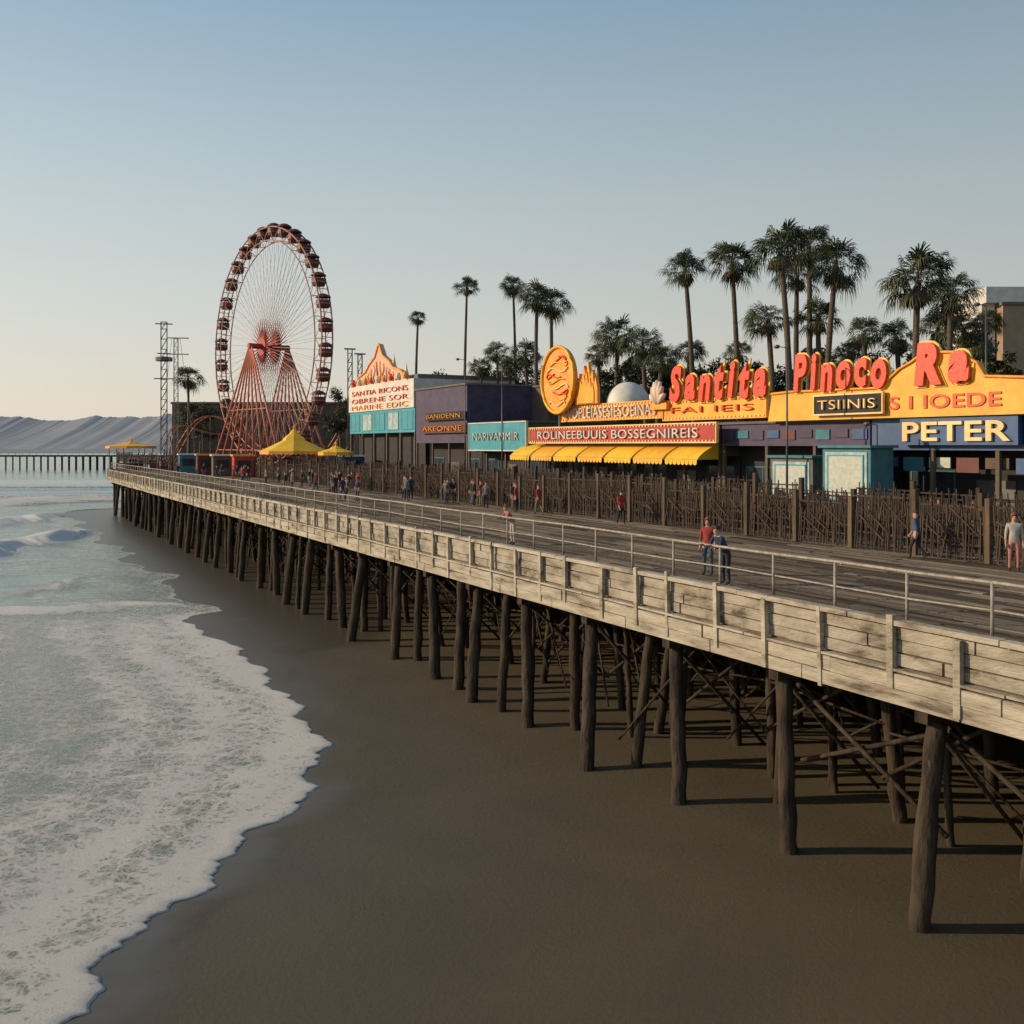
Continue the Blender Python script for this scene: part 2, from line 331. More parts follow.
while v<V0+17.5:
    wd=rn.uniform(.26,.34);u=-20-rn.random()*4
    while u<UE-.1:
        l=rn.uniform(3.5,5.5);e=min(u+l,UE-.05);tz=DZ+rn.uniform(-.014,.012)
        rr=rn.random();mbs[0 if rr<.3 else (1 if rr<.7 else 2)].bb(v,v+wd-.035,u,e-.03,DZ-.027,tz);u+=l
    v+=wd
for k in range(3): mbs[k].build('deck_planks',pm_[k],pier,recalc=False)
def boards(name,z0,z1,rows,x,th,m_,seed,gap=.012):
    rn=random.Random(seed);mb=MB();h=(z1-z0)/rows
    for k in range(rows):
        u=-25-rn.random()*3
        while u<UE:
            l=rn.uniform(3.2,4.8);e=min(u+l,UE)
            j=rn.uniform(-.03,.02);jz=rn.uniform(-.010,.010)
            mb.bb(x+j,x+j+th,u,e-rn.uniform(.015,.05),z0+k*h+gap+jz,z0+(k+1)*h-gap+jz);u+=l
    return mb.build(name,m_,pier)
boards('side_boards',5.74,6.60,3,V0+.02,.07,M['cream'],1,.012)
boards('side_beam',4.90,5.60,2,V0-.12,.16,M['cream2'],2,.012)
boards('top_cap',6.63,6.77,1,V0-.14,.28,M['cap'],3)
boards('lower_ledge',5.63,5.71,1,V0-.16,.24,M['cap'],4)
MB().bb(V0+.095,V0+.118,-25,UE,4.96,6.4).build('backing_beam',M['brown'],pier)
rn=random.Random(31)
ppost=[]
for s in range(3):
    mb=MB();mb.box((V0-.10,0,5.93),(.13,.11+.03*s,1.9-.15*s),Matrix.Rotation(rn.uniform(-.035,.035),3,'X'))
    ppost.append(mb.build('side_post',(M['cream2'],M['cap'],M['cream'])[s],pier))
u0=U(675,20.2);k=0
for i in range(-12,82):
    uu=u0+i*1.93+rn.uniform(-.22,.22)
    if uu>UE:break
    c_=ppost[k] if k<3 else random.choice(ppost).copy()
    if k>=3:COL.objects.link(c_);c_.parent=pier
    c_.location=(random.uniform(-.02,.02),uu,random.uniform(-.16,.14));k+=1
mb=MB()
VR=V0+.42
for z,r_ in((7.77,.038),(7.20,.024)):
    pts=[];u=-25.
    while u<UE: pts.append((VR+rn.uniform(-.025,.025),u,z+rn.uniform(-.025,.025)));u+=2.12
    mb.tube(pts,r_,8)
rail=mb.build('railing',M['pipe'],pier,smooth=True)
ps_=MB();ps_.cyl((VR,0,DZ),(VR,0,7.80),.038,n=8);ps_.cyl((VR,0,DZ),(VR,0,DZ+.04),.10,n=8)
pp=ps_.build('railing_post',M['pipe'],rail,smooth=True);k=0
for i in range(-10,76):
    uu=U(905,20.6)+i*2.12
    if uu>UE-.2:break
    c_=pp if k==0 else pp.copy()
    if k:COL.objects.link(c_);c_.parent=rail
    c_.location=(0,uu,0);k+=1
er=MB()
for z in(7.77,7.25,6.95): er.bar((VR,UE-.2,z),(90,UE-.2,z),.07,.07)
for i in range(36): er.bar((VR+i*2,UE-.2,DZ),(VR+i*2,UE-.2,7.8),.07,.07)
er.build('end_railing',M['pipe'],pier)
MB().bb(V0,100,UE+.003,UE+.1,5.0,6.8).build('end_boards',M['cream2'],pier)
# piles
def pile_mesh(mb,x,y,lx,ly,r,zt,zb,rn,n=12):
    ps=[];rs=[];K=11
    for i in range(K):
        t=i/(K-1);ps.append((x+lx*(1-t)+rn.uniform(-.03,.03),y+ly*(1-t)+rn.uniform(-.03,.03),zb+(zt-zb)*t));rs.append(r*(1.08-.14*t)*rn.uniform(.92,1.08))
    mb.tube(ps,rs,n)
rn=random.Random(5)
VROW=[V0+.45,V0+4.2,V0+8.4,V0+12.8]
u=U(930,20.6)-4.53*2
lean={2:(-.75,0),3:(.0,-.2),4:(-.5,-.9),5:(-1.3,-1.6),6:(-.4,-.9),7:(-.7,-.6),8:(-.2,-.9),10:(-.8,.2),13:(-.6,.5)}
bent=[]
while u<UE-.3: bent.append(u);u+=4.53
stuffpile=MB();cnt=0
for bi,u in enumerate(bent):
    for ri,v in enumerate(VROW):
        uu=u+(rn.uniform(-.5,.5) if bi>3 else rn.uniform(-.1,.1));vv=v+(rn.uniform(-.12,.12))
        lx,ly=(rn.uniform(-.7,.2),rn.uniform(-.8,.4)) if ri==0 else (rn.uniform(-.6,.6),rn.uniform(-.8,.8))
        if ri==0 and bi in lean: lx,ly=lean[bi]
        r_=(rn.uniform(.21,.27) if ri==0 else rn.uniform(.14,.2))
        if ri<2 or (ri==2 and cnt<100-2*len(bent)):
            if ri==2:cnt+=1
            mb=MB();pile_mesh(mb,0,0,lx,ly,r_,4.60,-1.2,rn,14)
            o=mb.build('pile',M['pile'],pier,smooth=True);o.location=(vv,uu,0)
        else: pile_mesh(stuffpile,vv,uu,lx,ly,r_,4.60,-1.2,rn)
    for q in range(6):
        pile_mesh(stuffpile,V0+rn.uniform(2.,14.),u+rn.uniform(.6,4.),rn.uniform(-.6,.6),rn.uniform(-.6,.6),rn.uniform(.09,.17),4.9,-1.2,rn,8)
    if bi>3: pile_mesh(stuffpile,V0+rn.uniform(.45,1.6),u+rn.uniform(1.6,3.),rn.uniform(-.6,.2),rn.uniform(-.5,.5),rn.uniform(.14,.22),4.9,-1.2,rn,10)
    MB().bb(VROW[0]-.38,VROW[3]+.5,u-.17,u+.17,4.6,4.88).build('cap_beam',M['pile'],pier)
tag(stuffpile.build('pile',M['pile'],pier,smooth=True),kind='stuff')
k=0;sb=MB()
for bi in range(len(bent)-1):
    u=bent[bi];u2=bent[bi+1]
    if bi<24:
        prs=[((VROW[0]+.25,u+.3,4.5),(VROW[1],u+.3,rn.uniform(.8,1.6))),((VROW[1]-.2,u,4.5),(VROW[1]-.2,u2,rn.uniform(.9,1.8))),
             ((VROW[1]+.2,u2-.2,4.5),(VROW[2],u+.1,1.3)),((VROW[2]-.2,u,rn.uniform(1.,1.7)),(VROW[2]-.2,u2,4.5))]
        if bi in(1,2) : prs.append(((VROW[0]+.45,u,2.0),(VROW[0]+.45,u2,4.4)))
        if bi==2: prs.append(((VROW[0]+.6,u,4.3),(VROW[0]+.6,u2,2.4)))
        ex=[]
        for _ in range(8):
            va_=V0+rn.uniform(1.5,13);ua=u+rn.uniform(0,3);s_=rn.choice((-1,1));ex.append(((va_,ua,4.55),(va_+rn.uniform(-1.5,1.5),ua+s_*rn.uniform(2.2,4.2),rn.uniform(.8,2.4))))
        ex+=[((VROW[1]-.2,u2,4.4),(VROW[1]-.1,u,1.4)),((VROW[1]-.1,u,rn.uniform(2.6,3.2)),(VROW[1]-.1,u2,rn.uniform(2.6,3.2)))]
    else: prs=[((VROW[0]+.2,u,4.3),(VROW[1],u2,2.)) if bi%2==0 else ((VROW[1],u,4.3),(VROW[1],u2,1.8))];ex=[]
    for a_,c_ in prs:
        if k<98: MB().cyl(a_,c_,.065,.055,8).build('cross_brace',M['pile'],pier,smooth=True);k+=1
        else: sb.cyl(a_,c_,.065,.055,6)
    for a_,c_ in ex: sb.cyl(a_,c_,.045,.035,6)
tag(sb.build('cross_brace',M['pile'],pier,smooth=True),kind='stuff')
for v in(V0+.6,V0+2.4,V0+4.2,V0+6.3,V0+8.4,V0+10.6,V0+12.8): MB().bb(v-.12,v+.12,-25,UE-.5,4.885,6.39).build('stringer_beam',M['darkwood'],pier)
sw=MB()  # added dark back wall, so the view through the piles ends in darkness
rn2=random.Random(8);u=-25.
while u<150:
    l=.32;sw.bb(V0+15.2+rn2.uniform(-.03,.03),V0+15.5,u,u+l-.015,-.5,6.38);u+=l
tag(sw.build('added_back_wall',M['darkwood'],None),'dark timber wall added behind the piles to keep the space under the pier dark','wall',kind='structure').rotation_euler=(0,0,A)
# ---------------- fences
def fence_section(name,m_,m2,L_,H,seed,sparse,post=.09):
    rn=random.Random(seed);root=thing(name,'x','fence',(0,0,0),A,'x')
    MB().bb(-post,post,-post,post,0,H+.15).build('post',m2,root)
    for z in(.25,H*.28,H*.46,H*.64,H-.2):
        MB().bar((.06,post,z+rn.uniform(-.04,.04)),(.06,L_-post,z+rn.uniform(-.04,.04)),.05,.06).build('rail',m_,root)
    mb=MB();y=.15
    while y<L_-.2:
        w_=rn.uniform(.03,.06);h=H*rn.uniform(.68,1.04);t=rn.uniform(-.08,.08) if rn.random()<.8 else rn.uniform(-.25,.25)
        mb.box((-.01+rn.uniform(-.05,.02),y+t/2,h/2+.03),(.03,w_,h),Matrix.Rotation(t,3,'X'))
        y+=w_+rn.uniform(.04,.10)*sparse
    for q in range(3):
        y0=rn.uniform(.1,L_*.5);mb.bar((-.07-.03*q,y0,rn.uniform(.1,H*.5)),(-.07-.03*q,y0+rn.uniform(.8,1.4),rn.uniform(H*.4,H)),.03,.05)
    mb.build('pickets',m_,root);return root
used=set()
def run(X0,pxn,pxf,vars_,group,label):
    u=U(pxn,X0);ue=U(pxf,X0)
    while u<ue:
        v_=random.choice(vars_);loc=W(u,X0*CA,DZ)
        if id(v_) not in used: used.add(id(v_));v_.location=loc;o=v_
        else:o=dup(v_,loc)
        o['label']=label;o['group']=group;o.scale=(1,1,random.uniform(.86,1.08));u+=3.0
va_=[fence_section('picket_fence',M['fence'],M['fence2'],3.,2.15,40+s,1.2,.09) for s in range(5)]
run(34,1075,118,va_,'sections of the tall picket fence along the walkway','rough brown picket fence section directly bordering the plank walkway')
vb_=[fence_section('slat_fence',M['fence3'],M['fence'],3.,2.35,70+s,.7) for s in range(3)]
run(36.5,1060,300,vb_,'sections of the dark middle fence','near black slat fence section just behind the front picket fence')
vc_=[fence_section('slat_fence',M['fence'],M['fence3'],3.,2.2,80+s,.8) for s in range(2)]
run(40,1050,345,vc_,'sections of the back fence before the shops','dark brown slat fence section in the row nearest the shops')
# ---------------- text
def text_geo(s,off,shear,sp=1.05):
    cu=bpy.data.curves.new('t','FONT');cu.body=s;cu.size=1;cu.extrude=.05;cu.offset=off;cu.shear=shear;cu.resolution_u=4;cu.space_character=sp
    o=bpy.data.objects.new('t',cu);COL.objects.link(o);bpy.context.view_layer.update();dg=bpy.context.evaluated_depsgraph_get()
    me=bpy.data.meshes.new_from_object(o.evaluated_get(dg))
    vs=np.array([v.co[:] for v in me.vertices]);fs=[tuple(p.vertices) for p in me.polygons]
    bpy.data.objects.remove(o);bpy.data.curves.remove(cu);bpy.data.meshes.remove(me);return vs,fs
def lettering(parent,s,yfar,z0,w,h,x,m1,m2=None,bold=.03,shear=0,depth=.12,part='lettering',arc=0,edge=.035,sp=1.05):
    vs,fs=text_geo(s,bold,shear,sp);mn=vs.min(0);mx=vs.max(0);sx=w/(mx[0]-mn[0]);sy=h/(mx[1]-mn[1])
    def put(vs,fs,name,m_,xx,dp):
        q=[]
        for a in vs:
            X_=(a[0]-mn[0])*sx;Z_=(a[1]-mn[1])*sy;t=X_/w
            q.append((xx-dp*(a[2]/.1+.5),yfar-X_,z0+Z_+arc*math.sin(t*9)))
        mb=MB();mb.add(q,fs);return mb.build(name,m_,parent,recalc=False)
    put(vs,fs,part,m1,x,depth)
    if m2:
        v2_,f2=text_geo(s,bold+edge,shear,sp);put(v2_,f2,'letter_edge',m2,x+depth*.9,depth*.6)
def letters(parent,s,yfar,z0,w,h,x,m1,m2,bold,edge,shear,depth,gap=.17,wave=.1):
    # one mesh per letter, each with its own outline backing
    G_=[(text_geo(ch,bold,shear),text_geo(ch,bold+edge,shear)) for ch in s]
    W_=[g[0][0][:,0].max()-g[0][0][:,0].min() for g in G_];tot=sum(W_)+gap*(len(s)-1);sx=w/tot
    top=max(g[0][0][:,1].max() for g in G_);sy=h/top;cx=0
    for i,(g,wi) in enumerate(zip(G_,W_)):
        x0=g[0][0][:,0].min();dz=wave*math.sin(i*2.1)
        def tf(vs,xx,dp): return [(xx-dp*(a[2]/.1+.5),yfar-(a[0]-x0+cx)*sx,z0+a[1]*sy+dz) for a in vs]
        mb=MB();mb.add(tf(g[0][0],x,depth),g[0][1]);lo=mb.build('letter',m1,parent,recalc=False)
        mb=MB();mb.add(tf(g[1][0],x+depth*.9,depth*.6),g[1][1]);mb.build('letter_edge',m2,lo,recalc=False)
        cx+=wi+gap
def root_at(name,label,cat,px,X0,z=DZ,group=None): return thing(name,label,cat,W(U(px,X0),X0*CA,z),A,group)
def sign(name,label,pl,pr,pt,pb,X0,board,text,m1,m2=None,frame=None,pad=.12,th=.25,shear=0,bold=.03,supports=0,pm=None,arc=0,edge=.035,sp=1.05,trim=False):
    pm=pm or (pl+pr)/2;z0=ZP(pm,pb,X0);z1=ZP(pm,pt,X0);un=U(pr,X0);uf=U(pl,X0);Lh=uf-un;H=z1-z0
    root=thing(name,label,'sign',W(un,X0*CA,z0),A)
    if board:
        MB().bb(0,th,0,Lh,0,H).build('board',board,root)
        if frame:
            e=.09;f_=MB();f_.bb(-.07,th*.5,-.02,Lh+.02,-e,-.003);f_.bb(-.07,th*.5,-.02,Lh+.02,H+.003,H+e);f_.bb(-.07,th*.5,-e,-.023,-e,H+e);f_.bb(-.07,th*.5,Lh+.023,Lh+e,-e,H+e);f_.build('frame',frame,root)
        if trim:
            mb=MB();k=int(Lh/.35)
            for i in range(k):
                y=Lh*(i+.5)/k
                for zz in(.05*H,.95*H): mb.box((-.03,y,zz),(.06,.12,.10))
            mb.build('bulb_row',M['paleyel'],root)
    if text: lettering(root,text,Lh*(1-pad/3),H*pad*1.2,Lh*(1-pad*.7),H*(1-2.4*pad),-.03 if board else 0,m1,m2,bold,shear,arc=arc,edge=edge,sp=sp)
    for i in range(supports):
        y=Lh*(i+.5)/supports;MB().bb(th+.05,th+.15,y-.05,y+.05,-.9,H*.7).build('support',M['metal'],root)
    return root
# ---------------- shops
def window(root,x,y0,y1,z0,z1,fm,pm):
    f_=MB();e=.08
    f_.bb(x-.06,x-.003,y0,y1,z0,z0+e);f_.bb(x-.06,x-.003,y0,y1,z1-e,z1);f_.bb(x-.06,x-.003,y0,y0+e,z0+e+.002,z1-e-.002);f_.bb(x-.06,x-.003,y1-e,y1,z0+e+.002,z1-e-.002)
    f_.bb(x-.05,x-.004,(y0+y1)/2-.03,(y0+y1)/2+.03,z0+e+.002,z1-e-.002)
    o=f_.build('window',fm,root);MB().bb(x-.03,x-.005,y0+e+.002,(y0+y1)/2-.032,z0+e+.003,z1-e-.003).bb(x-.03,x-.005,(y0+y1)/2+.032,y1-e-.002,z0+e+.003,z1-e-.003).build('pane',pm,o)
def shop(name,label,pl,pr,X0,h1,h2,body,band,depth=14,recess=1.6,roofm=None):
    root=root_at(name,label,'building',pr,X0);Lh=U(pl,X0)-U(pr,X0)
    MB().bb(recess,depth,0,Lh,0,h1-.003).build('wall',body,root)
    MB().bb(0,depth,0,Lh,h1,h2).build('upper_wall',band,root)
    MB().bb(-.15,depth+.1,-.1,Lh+.1,h2+.003,h2+.18).build('roof',roofm or M['grey'],root)
    n=max(2,int(Lh/3.2))
    for i in range(n+1): y=.12+(Lh-.24)*i/n;MB().bb(.02,.2,y-.1,y+.1,0,h1-.004).build('post',M['brown'],root)
    for i in range(n):
        y0=Lh*i/n+.45;y1=Lh*(i+1)/n-.45
        if i%3==1:
            d_=MB().bb(recess-.07,recess-.003,y0+.3,y1-.3,.02,2.3).build('door',M['metal'],root);MB().cyl((recess-.12,y0+.5,1.05),(recess-.075,y0+.5,1.05),.05).build('handle',M['pipe'],d_)
        else: window(root,recess,y0,y1,.8,min(2.7,h1-.3),M['brown'] if i%2 else M['teald'],M['glass'])
    return root,Lh
XB=46.
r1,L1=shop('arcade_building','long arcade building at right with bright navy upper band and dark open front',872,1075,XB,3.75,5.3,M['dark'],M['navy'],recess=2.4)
for i in range(7):
    y=L1*(i+.5)/7;MB().bb(.3,.36,y-.6,y+.6,2.9-.2*(i%2),3.4).build('hanging_panel',[M['teald'],M['navy'],M['brown'],M['dred'],M['palepaper']][i%5],r1)
r2,L2=shop('purple_shop','dark purple shop between the navy arcade and the red sign strip',722,870,XB,3.95,5.25,M['dark'],M['purple'])
for i in range(9):
    y=L2*(i+.5)/9;MB().bb(-.07,-.004,y-.5,y+.5,4.3+.1*(i%2),4.85).build('notice_panel',[M['navy'],M['purple'],M['teald'],M['purple'],M['dred']][i%5],r2)
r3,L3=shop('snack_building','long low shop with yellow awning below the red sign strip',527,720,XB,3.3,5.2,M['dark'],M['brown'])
def yz(px,py,X0): return (U(px,X0),ZP(px,py,X0))
XS=45.3
prof=[(1075,416),(1075,375),(1024,377),(985,376),(977,362),(955,352),(925,352),(912,362),(900,369),(880,388),(790,392),(772,394),(768,419)]
un=U(1075,XS);root=thing('rooftop_sign','huge yellow stepped signboard with rounded red letters on the arcade roof','sign',W(un,XS*CA,DZ),A)
poly=[(yz(a,b_,XS)[0]-un,yz(a,b_,XS)[1]-DZ) for a,b_ in prof]
zb=5.35
poly=[(y,max(z,zb)) for y,z in poly];poly[0]=(poly[0][0],zb);poly[-1]=(poly[-1][0],zb)
MB().prism(poly,0,.3).build('board',M['yellow'],root)
MB().tube([(-.06,y,z) for y,z in poly[1:-1]],.07,8).build('border_tube',M['orange'],root,smooth=True)
def bigword(txt,pl,pr,pt,pb,bold,edge,gap,wave):
    pm=(pl+pr)/2;z0=ZP(pm,pb,XS)-DZ;z1=ZP(pm,pt,XS)-DZ
    letters(root,txt,U(pl,XS)-un,z0,U(pl,XS)-U(pr,XS),z1-z0,-.12,M['red'],M['lyel'],bold,edge,.12,.16,gap,wave)
bigword('Pinoco',797,890,350,387,.045,.035,.15,.08)
bigword('Ra',918,973,341,381,.065,.04,.16,.06)
zq=ZP(945,408,XS)-DZ;zr=ZP(945,394,XS)-DZ
lettering(root,'S I IOEDE',U(890,XS)-un,zq,U(890,XS)-U(1002,XS),zr-zq,-.03,M['red'],None,.015,0,.03)
sign('name_board','small black signboard with pale capitals set into the yellow board',815,882,395,413,45.0,M['dark'],'TSIINIS',M['paleyel'],None,M['paleyel'],th=.2,bold=-.01,pad=.2)
sign('blue_sign','navy sign with cream capital letters above the arcade entrance',900,1018,417,445,45.5,M['navy'],'PETER',M['paleyel'],M['orange'],None,th=.3,bold=.02)
def script():
    X0=45.2;pl,pr=671,768;z0=ZP(720,397,X0);z1=ZP(720,361,X0);un=U(pr,X0);Lh=U(pl,X0)-un;H=z1-z0
    r_=thing('script_sign','red rounded script letters standing on the roof left of the tall palms','sign',W(un,X0*CA,z0),A)
    letters(r_,'Santita',Lh,0,Lh,H,0,M['red'],M['lyel'],.045,.035,.2,.16,.14,.07)
    MB().bb(.12,.22,-.1,Lh+.1,.05,.2).build('support',M['metal'],r_)
    for i in range(5): y=Lh*(i+.5)/5;MB().bb(.225,.32,y-.05,y+.05,-.9,H*.6).build('support',M['metal'],r_)
script()
sign('yellow_strip_sign','long yellow strip sign with small orange letters under the red script',664,766,399,418,45.4,M['yellow'],'FAI IEIS',M['red'],None,M['orange'],bold=-.012,pad=.28,trim=True)
sign('cream_strip_sign','orange strip sign with small pale letters beside the white dome',562,662,404,419,45.4,M['orange'],'WOPLEIASESIESOEINAS',M['white'],None,M['yellow'],bold=-.01,trim=True)
sign('red_strip_sign','long red strip sign with cream capitals above the yellow awning',530,716,426,442,44.7,M['signred'],'ROLINEEBUUIS BOSSEGNIREIS',M['white'],None,M['paleyel'],bold=-.005,pad=.19,trim=True)
def awning(name,label,pl,pr,X0,z0,z1,reach,n,m_,m2):
    root=root_at(name,label,'awning',pr,X0,z0);Lh=U(pl,X0)-U(pr,X0);w_=Lh/n;h=z1-z0
    for i in range(n):
        y0=i*w_+.14;y1=(i+1)*w_-.14;mb=MB();k=6;vs=[];fs=[]
        for j in range(k+1):
            t=j/k;x=-reach*(.6*t+.4*math.sin(t*math.pi/2));z=h*(.6*(1-t)+.4*math.cos(t*math.pi/2))
            vs+=[(x,y0,z),(x,y1,z)]
        for j in range(k):fs.append((2*j,2*j+1,2*j+3,2*j+2))
        mb.add(vs,fs)
        for ys_ in(y0,y1): mb.add([(0,ys_,h)]+[( -reach*(.6*j/k+.4*math.sin(j/k*math.pi/2)),ys_,h*(.6*(1-j/k)+.4*math.cos(j/k*math.pi/2))) for j in range(1,k+1)]+[(0,ys_,0)],[tuple(range(k+2))])
        q=8
        for j in range(q):
            a=y0+(y1-y0)*j/q;c_=y0+(y1-y0)*(j+1)/q;mb.add([(-reach,a,0),(-reach,c_,0),(-reach,c_-.03,-.28),(-reach,(a+c_)/2,-.36),(-reach,a+.03,-.28)],[(0,1,2,3,4)])
        mb.build('canopy',m_ if i%2==0 else m2,root,recalc=False)
    MB().bar((-reach+.03,0,.0),(-reach+.03,Lh,.0),.05,.05).build('frame',M['metal'],root)
    return root
awning('scalloped_awning','row of yellow scalloped awnings below the red sign strip',527,720,45.9,9.7,10.65,1.7,7,M['yellowb'],M['yellow'])
def oval():
    X0=44.6;px=558;z0=ZP(px,413,X0);root=thing('oval_sign','tall orange oval sign with pale swirling ornament on a post','sign',W(U(px,X0),X0*CA,z0),A)
    H=ZP(px,347,X0)-z0;wd=U(543,X0)-U(575,X0)
    pts=[(wd/2*math.cos(2*math.pi*i/40),H/2+H/2*math.sin(2*math.pi*i/40)) for i in range(40)]
    MB().prism(pts,0,.3).build('board',M['orange'],root)
    MB().tube([(-.05,y,z) for y,z in pts],.14,8,closed=True).build('rim',M['yellow'],root,smooth=True)
    for j in range(9):
        cz=H*(.14+.085*j);hw=wd*.34*math.sqrt(max(0,1-((cz-H/2)/(H/2))**2))
        q=[(-.06,hw*math.cos(t*.7+j),cz+H*.035*math.sin(t*2.1+j*1.7)) for t in [x*.35 for x in range(14)]]
        MB().tube(q,.06,6).build('swirl',M['paleyel'] if j%3==0 else (M['yellow'] if j%3==1 else M['red']),root,smooth=True)
    MB().cyl((.15,0,-2.4),(.15,0,.1),.1).build('post',M['metal'],root)
oval()
def flame():
    X0=45.;px=586;z0=ZP(px,404,X0);root=thing('flame_sign','orange rooftop sign cut like leaping flames beside the oval sign','sign',W(U(px,X0),X0*CA,z0),A)
    H=ZP(px,362,X0)-z0;w_=U(575,X0)-U(597,X0)
    pts=[(-.5,0),(-.5,.35),(-.42,.62),(-.35,.45),(-.28,.8),(-.18,.6),(-.1,1.),(0,.66),(.1,.92),(.2,.58),(.3,.74),(.38,.45),(.5,.6),(.5,0)]
    MB().prism([(a*w_,b_*H) for a,b_ in pts],0,.25).build('board',M['orange'],root)
    MB().prism([(a*w_*.75,.05+b_*H*.75) for a,b_ in pts],-.08,-.004).build('inner_flame',M['yellow'],root)
    MB().bb(.3,.4,-.1,.1,-1,H*.5).build('support',M['metal'],root)
flame()
X0=47.5;z0=ZP(628,404,X0);root=thing('roof_dome','smooth white dome on the low shop roof','dome',W(U(628,X0),X0*CA,z0),A)
H=ZP(628,382,X0)-z0;MB().lathe([(1.6*math.cos(a),H*math.sin(a)) for a in [i*math.pi/24 for i in range(12)]]+[(.01,H)],n=28).build('shell',M['white'],root,smooth=True)
MB().lathe([(1.75,-.6),(1.75,0),(1.55,.02)],n=28).build('base_ring',M['pink'],root)
def crest():
    X0=45.;px=658;z0=ZP(px,405,X0);root=thing('shell_ornament','small pink and cream shell shaped roof ornament between dome and red script','ornament',W(U(px,X0),X0*CA,z0),A)
    H=ZP(px,379,X0)-z0
    for j in range(7):
        a=R(25+j*21.6);MB().tube([(-.05,.1*math.cos(a),.1),(-.1,H*.35*math.cos(a),H*.55*math.sin(a)+.1),(-.05,H*.48*math.cos(a),H*.95*math.sin(a))],[.08,.2,.12],8).build('shell_rib',M['pink'] if j%2 else M['white'],root,smooth=True)
    MB().bb(0,.3,-.9,.9,-.3,.12).build('base',M['orange'],root)
crest()
def kiosk(label,pl,pr,pt,pb,X0,fm):
    z1=ZP((pl+pr)/2,pt,X0);root=root_at('ticket_kiosk',label,'kiosk',pr,X0);Lh=U(pl,X0)-U(pr,X0);H=z1-DZ
    MB().bb(.05,1.6,0,Lh,0,H).build('body',fm,root);MB().bb(-.15,1.8,-.15,Lh+.15,H+.003,H+.14).build('roof',M['teald'],root)
    MB().bb(.0,.047,.2,Lh-.2,1.0,H-.2).build('poster',M['poster'],root);MB().bb(-.3,.047,.1,Lh-.1,.85,.92).build('counter',M['white'],root)
    f_=MB();a,b_,c_,d_=.45,Lh-.45,1.5,H-.4
    f_.bb(-.05,-.003,a,b_,d_,d_+.07).bb(-.05,-.003,a,b_,c_-.07,c_).bb(-.05,-.003,a-.07,a-.002,c_-.07,d_+.07).bb(-.05,-.003,b_+.002,b_+.07,c_-.07,d_+.07)
    w_=f_.build('window',M['teal'],root);MB().bb(-.03,-.003,a+.002,b_-.002,c_+.002,d_-.002).build('pane',M['palepaper'],w_)
kiosk('teal ticket kiosk with a pale framed window, right one of the pair',822,870,448,485,42.8,M['teald'])
kiosk('small pale grey kiosk with a pale framed window, left one of the pair',770,812,458,485,43.0,M['grey'])
r4,L4=shop('teal_booth','shop with a bright teal upper front left of the yellow awning',468,526,46.,3.4,5.9,M['dark'],M['brown'],depth=10)
rt=sign('teal_awning_sign','bright teal panel with faint white capitals left of the yellow awning',469,526,423,450,45.3,M['teal'],'NARIVAMMIR',M['white'],None,M['white'],bold=-.02,pad=.3)
r5,L5=shop('purple_arcade','dark purple block between the gabled front and the teal booth',416,467,46.,4.2,9.7,M['dark'],M['purple'],depth=12)
r6,L6=shop('brown_block','plain olive brown flat roofed block behind the teal booth',470,548,54.,5,9.6,M['dark'],M['brown'],depth=12)
for k_,(a,b_,t,bm_,tx) in enumerate([(425,464,(412,420),M['dark'],'BANIDENN'),(421,466,(424,433),M['dred'],'AREONNE')]):
    sign('shop_sign','small dark sign with orange letters on the purple block, '+('upper one' if k_==0 else 'lower red one'),a,b_,t[0],t[1],45.6,bm_,tx,M['orange'],None,None,bold=-.02,th=.2,pad=.2)
